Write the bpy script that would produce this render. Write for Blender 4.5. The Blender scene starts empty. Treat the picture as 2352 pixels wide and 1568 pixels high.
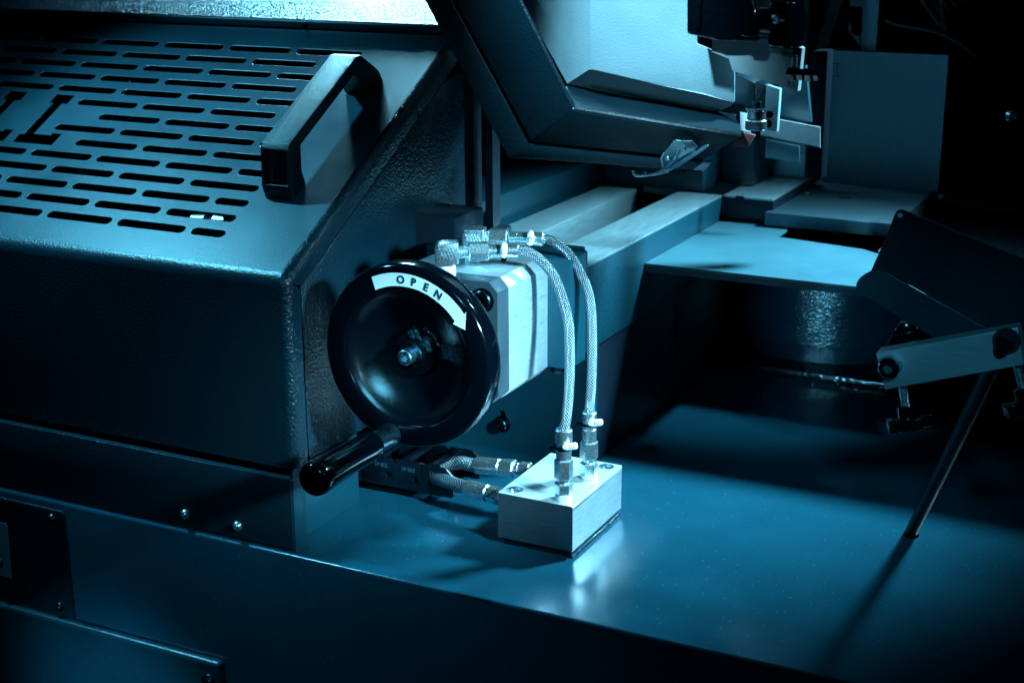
import bpy, bmesh, math, random
from mathutils import Vector, Matrix
random.seed(7)
sc = bpy.context.scene
COL = sc.collection
V = Vector

# ------------------------------------------------------------------ camera
F_PX, W_PX = 3424.45, 2352.0
CAM = V((0, 0, 0.75))
_yaw, _pitch, _roll = math.radians(26.937), math.radians(16.590), math.radians(-0.2768)
FW = V((-math.sin(_yaw)*math.cos(_pitch), math.cos(_yaw)*math.cos(_pitch), -math.sin(_pitch)))
_r = FW.cross(V((0, 0, 1))).normalized(); _u = _r.cross(FW)
RT = _r*math.cos(_roll)+_u*math.sin(_roll); UP = -_r*math.sin(_roll)+_u*math.cos(_roll)
cd = bpy.data.cameras.new('camera'); cam = bpy.data.objects.new('camera', cd); COL.objects.link(cam)
m = Matrix((RT, UP, -FW)).transposed().to_4x4(); m.translation = CAM
cam.matrix_world = m
cd.sensor_width = 36.0; cd.lens = F_PX/W_PX*36.0; cd.clip_start = 0.02; cd.clip_end = 50
cd.dof.use_dof = True; cd.dof.focus_distance = 1.74; cd.dof.aperture_fstop = 9.0
sc.camera = cam

def P(px, py, **k):
    "the point on an axis-aligned plane (x=, y= or z=) seen at a measured place of the photograph"
    (a, v), = k.items(); i = 'xyz'.index(a)
    d = RT*(px-1176)-UP*(py-784)+FW*F_PX
    return CAM+d*((v-CAM[i])/d[i])
def on3(px, py, p, q, r):
    "the point seen at a measured place, on the plane through p, q, r"
    n = (q-p).cross(r-p); d = RT*(px-1176)-UP*(py-784)+FW*F_PX
    return CAM+d*((p-CAM).dot(n)/d.dot(n))

# ------------------------------------------------------------------ light
w = bpy.data.worlds.new('World'); sc.world = w; w.use_nodes = True
bg = w.node_tree.nodes['Background']; bg.inputs[0].default_value = (0.08, 0.35, 0.6, 1); bg.inputs[1].default_value = 0.003
sc.cycles.diffuse_bounces = 1; sc.cycles.glossy_bounces = 3; sc.cycles.max_bounces = 5
sc.view_settings.view_transform = 'Standard'; sc.view_settings.look = 'None'
sc.view_settings.exposure = 0.55; sc.view_settings.gamma = 1.0
TINT = (0.32, 0.78, 1.0)
def aim(o, at): o.rotation_euler = (V(at)-o.location).to_track_quat('-Z', 'Y').to_euler()
def spot(name, loc, at, power, deg, blend=0.8, radius=0.06, color=TINT):
    l = bpy.data.lights.new(name, 'SPOT'); l.energy = power; l.color = color
    l.spot_size = math.radians(deg); l.spot_blend = blend; l.shadow_soft_size = radius
    o = bpy.data.objects.new(name, l); COL.objects.link(o); o.location = loc; aim(o, at); return o
def area(name, loc, at, power, sx, sy, color=TINT, spread=180):
    l = bpy.data.lights.new(name, 'AREA'); l.energy = power; l.color = color; l.shape = 'RECTANGLE'; l.size = sx; l.size_y = sy
    l.spread = math.radians(spread)
    o = bpy.data.objects.new(name, l); COL.objects.link(o); o.location = loc; aim(o, at); return o
COOL = (0.13, 0.68, 1.0)
spot('key_lamp', (0.12, 2.56, 1.30), (-0.66, 1.84, 0.12), 500, 37, 1.0, 0.13)
spot('side_lamp', (0.44, 1.00, 0.82), (-0.86, 1.52, 0.19), 350, 20, 1.0, 0.06)
spot('left_lamp', (-1.84, 1.335, 1.36), (-1.24, 1.48, 0.32), 78, 44, 1.0, 0.04, COOL)
area('back_strip_lamp', (-1.75, 2.70, 1.22), (-1.15, 2.02, 0.67), 9, 0.28, 0.18, (0.24, 0.74, 1.0), spread=80)
spot('arm_lamp', (-0.82, 0.97, 1.46), (-0.74, 1.76, 0.56), 150, 21, 1.0, 0.035)
spot('front_fill_lamp', (-0.56, 0.26, 0.82), (-1.02, 1.36, 0.18), 6.5, 42, 1.0, 0.09, COOL)
spot('added_wheel_light', (-0.555, 0.26, 0.83), (-0.85, 1.38, 0.235), 42, 9.5, 0.6, 0.05, COOL)  # added spot, strengthens the highlight in the handwheel dish
spot('added_drum_light', (-0.46, 0.60, 0.07), (-0.60, 2.3, 0.10), 65, 10, 0.8, 0.02, COOL)  # added low spot, brings out the bright stripe on the drum
spot('added_bar_light', (0.05, 0.40, 0.95), (-0.27, 1.47, 0.30), 16, 14, 1.0, 0.05, COOL)  # added spot, brightens the clamp bar
spot('added_low_light', (-1.05, 0.35, -0.05), (-1.26, 1.32, -0.27), 26, 20, 1.0, 0.05, COOL)  # added spot, lifts the lower front panel out of the dark
spot('added_rear_light', (-1.25, 2.20, 1.70), (-0.36, 2.90, 0.92), 110, 24, 1.0, 0.03, COOL)  # added spot, brightens the dim parts far behind

# ------------------------------------------------------------------ materials
MATS = {}
def nt(name):
    m = bpy.data.materials.new(name); m.use_nodes = True
    return m, m.node_tree.nodes, m.node_tree.links, m.node_tree.nodes['Principled BSDF']
def tex(N, L, kind='NOISE', scale=100, detail=2, rough=0.5, stretch=None, rot=None):
    tc = N.new('ShaderNodeTexCoord'); mp = N.new('ShaderNodeMapping'); L.new(tc.outputs['Object'], mp.inputs[0])
    if stretch: mp.inputs['Scale'].default_value = stretch
    if rot: mp.inputs['Rotation'].default_value = rot
    t = N.new('ShaderNodeTexNoise' if kind == 'NOISE' else 'ShaderNodeTexVoronoi')
    t.inputs['Scale'].default_value = scale
    if kind == 'NOISE': t.inputs['Detail'].default_value = detail; t.inputs['Roughness'].default_value = rough
    L.new(mp.outputs[0], t.inputs['Vector']); return t
def ramp(N, L, src, a, b, ca, cb):
    r = N.new('ShaderNodeMapRange'); r.inputs[1].default_value = a; r.inputs[2].default_value = b
    r.inputs[3].default_value = ca; r.inputs[4].default_value = cb; L.new(src, r.inputs[0]); return r.outputs[0]
def mixc(N, L, fac, a, b):
    mx = N.new('ShaderNodeMix'); mx.data_type = 'RGBA'
    for s, v in ((mx.inputs['A'], a), (mx.inputs['B'], b)):
        if isinstance(v, tuple): s.default_value = (*v, 1)
        else: L.new(v, s)
    if isinstance(fac, float): mx.inputs['Factor'].default_value = fac
    else: L.new(fac, mx.inputs['Factor'])
    return mx.outputs['Result']
def paint(name, col, rough=0.35, peel=260, depth=0.0006, strength=0.5, dust=0.35, spec=0.5, coat=0.0):
    "powder-coated sheet metal: orange peel relief, faint tone variation, dust specks"
    m, N, L, b = nt(name)
    t = tex(N, L, 'NOISE', peel, 2.5, 0.55)
    big = tex(N, L, 'NOISE', 7, 4, 0.6)
    bu = N.new('ShaderNodeBump'); bu.inputs['Strength'].default_value = strength; bu.inputs['Distance'].default_value = depth
    L.new(ramp(N, L, t.outputs['Fac'], 0.35, 0.65, 0, 1), bu.inputs['Height']); L.new(bu.outputs[0], b.inputs['Normal'])
    c = mixc(N, L, ramp(N, L, big.outputs['Fac'], 0.3, 0.7, 0, 1), tuple(x*0.88 for x in col), tuple(min(1, x*1.12) for x in col))
    if dust:
        d = tex(N, L, 'VORONOI', 230); d2 = tex(N, L, 'NOISE', 160, 2)
        s = ramp(N, L, d.outputs['Distance'], 0.05, 0.13, 1, 0)
        s2 = ramp(N, L, d2.outputs['Fac'], 0.54, 0.62, 0, dust)
        mu = N.new('ShaderNodeMath'); mu.operation = 'MULTIPLY'; L.new(s, mu.inputs[0]); L.new(s2, mu.inputs[1])
        c = mixc(N, L, mu.outputs[0], c, (0.45, 0.6, 0.66))
    L.new(c, b.inputs['Base Color'])
    L.new(ramp(N, L, big.outputs['Fac'], 0.3, 0.7, rough*0.85, rough*1.2), b.inputs['Roughness'])
    b.inputs['Specular IOR Level'].default_value = spec
    if coat: b.inputs['Coat Weight'].default_value = coat; b.inputs['Coat Roughness'].default_value = 0.12
    MATS[name] = m; return m
def metal(name, col, rough=0.3, stretch=(1, 1, 1), scale=60, var=0.25, bump=0.15, metallic=1.0, rot=None, bdist=0.0002):
    "machined or brushed metal: fine grooves along the direction the stretch leaves long"
    m, N, L, b = nt(name)
    t = tex(N, L, 'NOISE', scale, 5, 0.65, stretch, rot); big = tex(N, L, 'NOISE', 18, 4, 0.6)
    c = mixc(N, L, ramp(N, L, t.outputs['Fac'], 0.3, 0.7, 0, 1), tuple(x*(1-var) for x in col), col)
    c = mixc(N, L, ramp(N, L, big.outputs['Fac'], 0.40, 0.75, 0, 0.3), c, tuple(x*(1-1.3*var) for x in col))
    L.new(c, b.inputs['Base Color']); b.inputs['Metallic'].default_value = metallic
    L.new(ramp(N, L, t.outputs['Fac'], 0.3, 0.7, rough*0.8, rough*1.3), b.inputs['Roughness'])
    bu = N.new('ShaderNodeBump'); bu.inputs['Strength'].default_value = bump; bu.inputs['Distance'].default_value = bdist
    L.new(t.outputs['Fac'], bu.inputs['Height']); L.new(bu.outputs[0], b.inputs['Normal'])
    MATS[name] = m; return m
def plain(name, col, rough=0.4, metallic=0.0, bump=0.0, scale=400, spec=0.5, bdist=0.0003):
    m, N, L, b = nt(name)
    t = tex(N, L, 'NOISE', scale, 3); big = tex(N, L, 'NOISE', 25, 3)
    c = mixc(N, L, ramp(N, L, big.outputs['Fac'], 0.3, 0.7, 0, 1), tuple(x*0.85 for x in col), col)
    L.new(c, b.inputs['Base Color']); b.inputs['Metallic'].default_value = metallic
    b.inputs['Roughness'].default_value = rough; b.inputs['Specular IOR Level'].default_value = spec
    if bump:
        bu = N.new('ShaderNodeBump'); bu.inputs['Strength'].default_value = bump; bu.inputs['Distance'].default_value = bdist
        L.new(t.outputs['Fac'], bu.inputs['Height']); L.new(bu.outputs[0], b.inputs['Normal'])
    MATS[name] = m; return m
TEAL = (0.0040, 0.045, 0.066)
PAINT = paint('paint_teal', TEAL, 0.33, 620, 0.0002, 0.4)
TABLE = paint('paint_table', (0.0050, 0.0592, 0.0924), 0.17, 420, 0.00012, 0.3, dust=0.8)
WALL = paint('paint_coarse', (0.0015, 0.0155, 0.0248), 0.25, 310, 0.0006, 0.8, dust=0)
UPPER = paint('paint_upper', (0.0041, 0.0361, 0.0568), 0.20, 240, 0.0014, 1.0, dust=0)
FRONT = paint('paint_front', (0.0015, 0.0227, 0.0361), 0.36, 300, 0.0004, 0.5, dust=0)
LIGHTP = paint('paint_pale', (0.2580, 0.3612, 0.4042), 0.45, 330, 0.0004, 0.45, dust=0)
ARMP = paint('paint_arm', (0.0010, 0.0144, 0.0232), 0.40, 300, 0.0005, 0.6, dust=0)
CAST = paint('paint_black_cast', (0.0008, 0.003, 0.006), 0.20, 120, 0.0008, 0.6, dust=0, coat=0.3)
BLACKP = paint('paint_black', (0.004, 0.012, 0.022), 0.38, 300, 0.0004, 0.4, dust=0.1)
PLASTIC = plain('black_plastic', (0.0012, 0.005, 0.009), 0.26, bump=0.3, scale=1500, bdist=0.0002)
GLOSS = plain('black_gloss_plastic', (0.0006, 0.002, 0.004), 0.11, spec=0.4)
SPECKLE = plain('black_grained_plastic', (0.003, 0.008, 0.012), 0.30, bump=0.9, scale=900, bdist=0.0008)
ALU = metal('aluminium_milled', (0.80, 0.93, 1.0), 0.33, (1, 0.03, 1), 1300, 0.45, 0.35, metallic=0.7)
ALU_SHADE = metal('aluminium_milled_shaded', (0.20, 0.30, 0.36), 0.30, (0.03, 1, 1), 1300, 0.45, 0.35, metallic=0.8, rot=(0, 0.25, 0))  # darker copy of the aluminium, shade of front faces put into the colour
ALUTOP = metal('aluminium_top', (0.82, 0.94, 1.0), 0.34, (0.03, 1, 1), 1300, 0.3, 0.3, metallic=0.5)
STEEL = metal('ground_steel', (0.52, 0.72, 0.78), 0.36, (1, 0.03, 1), 900, 0.18, 0.2, metallic=0.8)
SHEETM = metal('bare_steel_plate', (0.10, 0.18, 0.22), 0.36, (1, 1, 0.06), 500, 0.25, 0.2, metallic=0.7)
ZINC = metal("zinc_plated", (0.80, 0.92, 0.97), 0.27, (1, 1, 1), 500, 0.2, 0.05, metallic=0.96)
CHROME = metal('bright_metal', (0.50, 0.66, 0.74), 0.22, (1, 1, 1), 80, 0.15, 0.02, metallic=0.95)
DKBOLT = metal('black_oxide_steel', (0.04, 0.09, 0.12), 0.28, (1, 1, 1), 120, 0.3, 0.1)
GUIDE = metal('sanded_guide_plate', (0.52, 0.62, 0.66), 0.5, (1, 1, 1), 260, 0.12, 0.15, metallic=0.25)
WHITE = plain('white_sticker', (0.95, 0.97, 0.98), 0.45)
TAPE = plain('sealing_tape', (0.85, 0.95, 1.0), 0.5, bump=0.6, scale=300, bdist=0.001)
INK = plain('black_ink', (0.01, 0.02, 0.03), 0.5)
RED = plain('red_rubber', (0.22, 0.06, 0.07), 0.5)
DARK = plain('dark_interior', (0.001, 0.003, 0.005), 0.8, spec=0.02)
LABELP = plain('label_plate_blue', (0.12, 0.42, 0.52), 0.4)
LATCH = metal('latch_steel', (0.30, 0.44, 0.50), 0.30, (1, 1, 1), 300, 0.15, 0.03, metallic=0.6)
CASTT = paint('paint_cast_teal', (0.0040, 0.043, 0.064), 0.33, 150, 0.0006, 0.45, dust=0.2)
GREASE = plain('grease', (0.006, 0.02, 0.028), 0.10, bump=1.0, scale=260, bdist=0.003)
def braid_mat():
    "woven wire braid drawn along the hose's own u (around) and v (length, metres) coordinates"
    m, N, L, b = nt('steel_braid')
    uv = N.new('ShaderNodeUVMap'); uv.uv_map = 'UVMap'; sp = N.new('ShaderNodeSeparateXYZ'); L.new(uv.outputs[0], sp.inputs[0])
    def mth(op, a, c, d=None):
        n = N.new('ShaderNodeMath'); n.operation = op
        for i, v in enumerate((a, c, d)):
            if v is None: continue
            if isinstance(v, (int, float)): n.inputs[i].default_value = v
            else: L.new(v, n.inputs[i])
        return n.outputs[0]
    k = 11.0; pitch = 265.0
    a = mth('SINE', mth('MULTIPLY', mth('ADD', mth('MULTIPLY', sp.outputs[0], k), mth('MULTIPLY', sp.outputs[1], pitch)), 2*math.pi), 0)
    c = mth('SINE', mth('MULTIPLY', mth('SUBTRACT', mth('MULTIPLY', sp.outputs[0], k), mth('MULTIPLY', sp.outputs[1], pitch)), 2*math.pi), 0)
    h = mth('MAXIMUM', mth('MULTIPLY', a, 1.0), mth('MULTIPLY', c, 1.0))
    h2 = mth('MULTIPLY', a, c)
    hh = mth('ADD', h, mth('MULTIPLY', h2, 0.6))
    col = mixc(N, L, ramp(N, L, hh, 0.1, 1.2, 0, 1), (0.008, 0.025, 0.04), (0.62, 0.74, 0.80))  # valleys between the wires coloured darker, standing in for shade
    L.new(col, b.inputs['Base Color']); b.inputs['Metallic'].default_value = 0.8; b.inputs['Roughness'].default_value = 0.3
    bu = N.new('ShaderNodeBump'); bu.inputs['Strength'].default_value = 0.9; bu.inputs['Distance'].default_value = 0.0006
    L.new(hh, bu.inputs['Height']); L.new(bu.outputs[0], b.inputs['Normal']); return m
BRAID = braid_mat()

# ------------------------------------------------------------------ object helpers
def empty(name, loc, label, cat, group=None):
    o = bpy.data.objects.new(name, None); COL.objects.link(o); o.location = loc
    o.empty_display_size = 0.02; o['label'] = label; o['category'] = cat
    if group: o['group'] = group
    return o
def wloc(o):
    l = V((0, 0, 0))
    while o: l = l+V(o.location); o = o.parent
    return l
def obj(name, bm, mat, parent=None, smooth=30, label=None):
    "link a bmesh drawn in world coordinates as one mesh object"
    me = bpy.data.meshes.new(name)
    if isinstance(bm, bpy.types.Mesh): me = bm
    else:
        bmesh.ops.recalc_face_normals(bm, faces=bm.faces); bm.to_mesh(me); bm.free()
    if parent:
        off = wloc(parent); me.transform(Matrix.Translation(-off))
    me.materials.clear(); me.materials.append(mat)
    if smooth:
        me.shade_smooth(); me.set_sharp_from_angle(angle=math.radians(smooth))
    o = bpy.data.objects.new(name, me); COL.objects.link(o)
    if parent: o.parent = parent
    if label: o['label'] = label
    return o
def tag(o, label, cat, group=None, kind=None):
    if label: o['label'] = label
    if cat: o['category'] = cat
    if group: o['group'] = group
    if kind: o['kind'] = kind
    return o
def bevel(bm, off, seg=2, edges=None):
    if off: bmesh.ops.bevel(bm, geom=list(edges or bm.edges), offset=off, segments=seg, profile=0.5, affect='EDGES', clamp_overlap=True)
    return bm
def box(x0, x1, y0, y1, z0, z1, bv=0.0, seg=2, bm=None):
    b = bmesh.new()
    bmesh.ops.create_cube(b, size=1, matrix=Matrix.Translation(((x0+x1)/2, (y0+y1)/2, (z0+z1)/2)) @ Matrix.Diagonal((abs(x1-x0), abs(y1-y0), abs(z1-z0), 1)))
    bevel(b, bv, seg)
    if bm is None: return b
    return join(bm, b)
def join(a, b):
    me = bpy.data.meshes.new('tmp'); b.to_mesh(me); b.free(); a.from_mesh(me); bpy.data.meshes.remove(me); return a
def prism(pts, vec, bv=0.0, seg=2):
    "closed polygon pushed along vec"
    b = bmesh.new(); vec = V(vec)
    lo = [b.verts.new(V(p)) for p in pts]; hi = [b.verts.new(V(p)+vec) for p in pts]
    n = len(pts); b.faces.new(lo); b.faces.new(hi[::-1])
    for i in range(n): b.faces.new((lo[i], hi[i], hi[(i+1) % n], lo[(i+1) % n]))
    bmesh.ops.recalc_face_normals(b, faces=b.faces)
    return bevel(b, bv, seg)
def slab(pts, t, bv=0.0):
    "flat polygon in space given thickness t along its own normal"
    p = [V(q) for q in pts]; n = (p[1]-p[0]).cross(p[2]-p[0]).normalized()
    return prism(p, n*t, bv)
def frame(axis):
    a = V(axis).normalized(); t = V((0, 0, 1)) if abs(a.z) < 0.9 else V((1, 0, 0))
    u = t.cross(a).normalized(); return u, a.cross(u), a
def lathe(origin, axis, prof, seg=32, bm=None):
    "prof: (distance along the axis, radius)"
    b = bmesh.new(); u, v, a = frame(axis); o = V(origin); rings = []
    for s, r in prof:
        if r <= 1e-6: rings.append([b.verts.new(o+a*s)])
        else: rings.append([b.verts.new(o+a*s+(u*math.cos(2*math.pi*i/seg)+v*math.sin(2*math.pi*i/seg))*r) for i in range(seg)])
    for A, B in zip(rings, rings[1:]):
        if len(A) == 1 and len(B) == 1: continue
        for i in range(seg):
            j = (i+1) % seg
            if len(A) == 1: b.faces.new((A[0], B[i], B[j]))
            elif len(B) == 1: b.faces.new((A[i], B[0], A[j]))
            else: b.faces.new((A[i], B[i], B[j], A[j]))
    bmesh.ops.recalc_face_normals(b, faces=b.faces)
    return b if bm is None else join(bm, b)
def cyl(a, b, r, r2=None, seg=24, bm=None, ch=0.0):
    a, b = V(a), V(b); L = (b-a).length; r2 = r if r2 is None else r2
    pr = [(0, 0), (0, r), (L, r2), (L, 0)] if not ch else [(0, 0), (0, r-ch), (ch, r), (L-ch, r2), (L, r2-ch), (L, 0)]
    return lathe(a, b-a, pr, seg, bm)
def hexnut(a, b, r, bm=None):
    "hexagon with its corners turned off at both ends"
    a, b = V(a), V(b); L = (b-a).length; c = r*0.12
    return lathe(a, b-a, [(0, 0), (0, r*0.90), (c, r), (L-c, r), (L, r*0.90), (L, 0)], 6, bm)
def tube(pts, r, seg=14, bm=None, uv=False, caps=True, radii=None):
    pts = [V(p) for p in pts]; b = bmesh.new(); n = len(pts); rings = []; T = []
    for i in range(n): T.append((pts[min(i+1, n-1)]-pts[max(i-1, 0)]).normalized())
    u = frame(T[0])[0]; s = 0; S = []
    for i in range(n):
        if i: s += (pts[i]-pts[i-1]).length
        S.append(s); u = (u-T[i]*u.dot(T[i])).normalized(); v = T[i].cross(u); rr = radii[i] if radii else r
        rings.append([b.verts.new(pts[i]+(u*math.cos(2*math.pi*k/seg)+v*math.sin(2*math.pi*k/seg))*rr) for k in range(seg)])
    lay = b.loops.layers.uv.new('UVMap') if uv else None
    for i in range(n-1):
        for k in range(seg):
            j = (k+1) % seg; f = b.faces.new((rings[i][k], rings[i+1][k], rings[i+1][j], rings[i][j]))
            if lay:
                for lp, (U, W) in zip(f.loops, ((k, S[i]), (k, S[i+1]), (k+1, S[i+1]), (k+1, S[i]))): lp[lay].uv = (U/seg, W)
    if caps: b.faces.new(rings[0][::-1]); b.faces.new(rings[-1])
    return b if bm is None else join(bm, b)
def smoothpath(pts, n=8):
    "Catmull-Rom through the points"
    p = [V(q) for q in pts]; p = [p[0]*2-p[1]]+p+[p[-1]*2-p[-2]]; out = []
    for i in range(1, len(p)-2):
        for k in range(n):
            t = k/n
            out.append(0.5*((2*p[i])+(p[i+1]-p[i-1])*t+(2*p[i-1]-5*p[i]+4*p[i+1]-p[i+2])*t*t+(3*p[i]-3*p[i-1]-p[i+2]+p[i+1]*1.0*1)*t*t*t) if False else
                       (p[i]*2+(p[i+1]-p[i-1])*t+(p[i-1]*2-p[i]*5+p[i+1]*4-p[i+2])*t*t+(p[i]*3-p[i-1]-p[i+1]*3+p[i+2])*t*t*t)*0.5)
    out.append(p[-2]); return out
def plate(outline, holes, t, M, bv=0.0):
    "sheet with holes: outline and holes in the local plane of M, thickness t centred on it"
    cu = bpy.data.curves.new('tmp', 'CURVE'); cu.dimensions = '2D'; cu.fill_mode = 'BOTH'; cu.extrude = t/2; cu.bevel_depth = bv; cu.bevel_resolution = 1
    for ring in [outline]+holes:
        s = cu.splines.new('POLY'); s.points.add(len(ring)-1)
        for p, (x, y) in zip(s.points, ring): p.co = (x, y, 0, 1)
        s.use_cyclic_u = True
    o = bpy.data.objects.new('tmp', cu); COL.objects.link(o); me = bpy.data.meshes.new_from_object(o)
    bpy.data.objects.remove(o); bpy.data.curves.remove(cu); me.transform(M)
    b = bmesh.new(); b.from_mesh(me); bmesh.ops.remove_doubles(b, verts=b.verts, dist=1e-6); bpy.data.meshes.remove(me); return b
def pm(o, u, v):
    u = V(u).normalized(); v = V(v).normalized(); n = u.cross(v)
    m = Matrix((u, v, n)).transposed().to_4x4(); m.translation = V(o); return m
def stadium(cx, cy, L, h, n=6, vert=False):
    r = h/2; a = L/2-r; pts = []
    for k in range(n+1): t = -math.pi/2+math.pi*k/n; pts.append((a+r*math.cos(t), r*math.sin(t)))
    for k in range(n+1): t = math.pi/2+math.pi*k/n; pts.append((-a+r*math.cos(t), r*math.sin(t)))
    return [(cx+(-y if vert else x), cy+(x if vert else y)) for x, y in pts]
def circle(cx, cy, r, n=20): return [(cx+r*math.cos(2*math.pi*k/n), cy+r*math.sin(2*math.pi*k/n)) for k in range(n)]
def rrect(x0, x1, y0, y1, r, n=4):
    out = []
    for cx, cy, a in ((x1-r, y1-r, 0), (x0+r, y1-r, 90), (x0+r, y0+r, 180), (x1-r, y0+r, 270)):
        for k in range(n+1): t = math.radians(a+90*k/n); out.append((cx+r*math.cos(t), cy+r*math.sin(t)))
    return out
def text(body, size, M, depth=0.0003, bold=0.0):
    cu = bpy.data.curves.new('tmp', 'FONT'); cu.body = body; cu.size = size; cu.extrude = depth/2; cu.offset = bold
    cu.align_x = 'CENTER'; cu.align_y = 'CENTER'; cu.resolution_u = 3
    o = bpy.data.objects.new('tmp', cu); COL.objects.link(o); me = bpy.data.meshes.new_from_object(o)
    bpy.data.objects.remove(o); bpy.data.curves.remove(cu); me.transform(M); return me
def socket_bolt(origin, axis, r, h, bm=None, dome=False):
    "cap screw: head standing out along axis with a hexagon recess"
    rr = r*0.52; d = h*0.55
    if dome: prof = [(0, r), (h*0.45, r*0.93), (h*0.8, r*0.72), (h, r*0.5)]
    else: prof = [(0, r), (h-r*0.12, r), (h, r*0.88)]
    b = bmesh.new(); u, v, a = frame(axis); o = V(origin); n = 24; rings = []
    for s, q in prof: rings.append([b.verts.new(o+a*s+(u*math.cos(2*math.pi*i/n)+v*math.sin(2*math.pi*i/n))*q) for i in range(n)])
    if dome: rr = r*0.40
    def hexr(s):
        out = []
        for i in range(n):
            t = 2*math.pi*i/n; k = t % (math.pi/3)-math.pi/6; q = rr*math.cos(math.pi/6)/math.cos(k)
            out.append(b.verts.new(o+a*s+(u*math.cos(t)+v*math.sin(t))*q))
        return out
    rings += [hexr(h), hexr(h-d)]
    for A, B in zip(rings, rings[1:]):
        for i in range(n): b.faces.new((A[i], B[i], B[(i+1) % n], A[(i+1) % n]))
    b.faces.new(rings[-1]); b.faces.new(rings[0][::-1]); bmesh.ops.recalc_face_normals(b, faces=b.faces)
    return b if bm is None else join(bm, b)
def thread(a, b, r, pitch, bm=None, seg=20):
    a, b = V(a), V(b); L = (b-a).length; n = max(2, int(L/pitch)); pr = [(0, 0)]
    for i in range(n): pr += [(L*i/n, r*0.86), (L*(i+0.5)/n, r)]
    pr += [(L, r*0.86), (L, 0)]; return lathe(a, b-a, pr, seg, bm)
def dup(root, shift, label=None, group=None):
    "copy of a thing with copies of its parts and sub-parts, moved by shift"
    r = root.copy(); COL.objects.link(r); r.location = V(root.location)+V(shift)
    if label: r['label'] = label
    if group: r['group'] = group
    for ch in list(root.children):
        c = ch.copy(); COL.objects.link(c); c.parent = r
        for g in ch.children: d = g.copy(); COL.objects.link(d); d.parent = c
    return r

# ------------------------------------------------------------------ setting: workshop floor and wall behind (barely lit)
tag(obj('floor', box(-6, 6, -3, 8, -0.96, -0.90), plain('concrete_floor', (0.05, 0.07, 0.09), 0.8), smooth=0), None, None, kind='structure')
tag(obj('wall', box(-6, 6, 5.0, 5.2, -0.9, 3.5), plain('workshop_wall', (0.02, 0.03, 0.04), 0.9), smooth=0), None, None, kind='structure')

# ------------------------------------------------------------------ machine base
YF = 1.3335
base = empty('machine_base', (-0.5, YF, -0.9), 'long painted steel machine base with smooth flat top, screwed cover plates on its front', 'machine base')
obj('base_cabinet', box(-2.3, 1.1, YF, 3.3, -0.9, 0.0, 0.0035, 3), TABLE, base)
fm = lambda y: pm((0, y, 0), (1, 0, 0), (0, 0, 1))
acc = obj('access_panel', plate(rrect(-1.75, -1.3284, -0.1645, -0.0103, 0.006), [], 0.003, fm(YF-0.0018), 0.0006), FRONT, base)
for x, z in ((-1.3492, -0.0225), (-1.3502, -0.1488)):
    obj('bolt', socket_bolt((x, YF-0.0040, z), (0, -1, 0), 0.0066, 0.005, dome=True), DKBOLT, acc)
lab = obj('label_plate', plate([(-1.50, -0.0457), (-1.434, -0.0457), (-1.4306, -0.050), (-1.4322, -0.1256), (-1.50, -0.1256)], [], 0.001, fm(YF-0.0042)), LABELP, base, label='small light blue label plate at the far left of the front')
bx = P(6, 1289, y=YF)
obj('bolt', socket_bolt((bx.x, YF-0.0049, bx.z), (0, -1, 0), 0.0062, 0.005, dome=True), DKBOLT, lab)
ax_ = P(1, 1257, y=YF)
obj('lettering', text('A', 0.016, pm((ax_.x-0.004, YF-0.0052, ax_.z), (1, 0, 0), (0, 0, 1)), 0.0003), INK, lab)
low = obj('lower_panel', box(-1.9, -1.0809, YF-0.016, YF-0.0003, -0.62, -0.1629, 0.006, 4), PAINT, base, label='lower front panel with rounded top fold')
obj('bolt', socket_bolt((-1.0985, YF-0.0165, -0.1905), (0, -1, 0), 0.0105, 0.006, dome=True), DKBOLT, low)

# ------------------------------------------------------------------ channel under the perforated cover
chn = empty('mounting_channel', (-1.2, 1.341, 0.0), 'low painted sheet channel with two round screws, under the slotted cover', 'channel')
obj('front_plate', box(-1.9, -0.9745, 1.3395, 1.342, 0.0045, 0.0944, 0.0008), FRONT, chn)
obj('return_flange', box(-0.9763, -0.9728, 1.3422, 1.3665, 0.0005, 0.0925, 0.0006), PAINT, chn)
obj('side_plate', box(-0.993, -0.990, 1.3665, 1.509, 0.0005, 0.0935, 0.0005), PAINT, chn)
obj('top_lip', box(-1.9, -0.979, 1.3423, 1.349, 0.0915, 0.0941), FRONT, chn)
for x, z in ((-1.135, 0.0207), (-1.0556, 0.0201)):
    obj('screw', socket_bolt((x, 1.3394, z), (0, -1, 0), 0.0063, 0.0055, dome=True), ZINC, chn)
obj('inner_sheet', box(-1.9, -0.995, 1.40, 1.403, 0.003, 0.094), DARK, chn)

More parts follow.
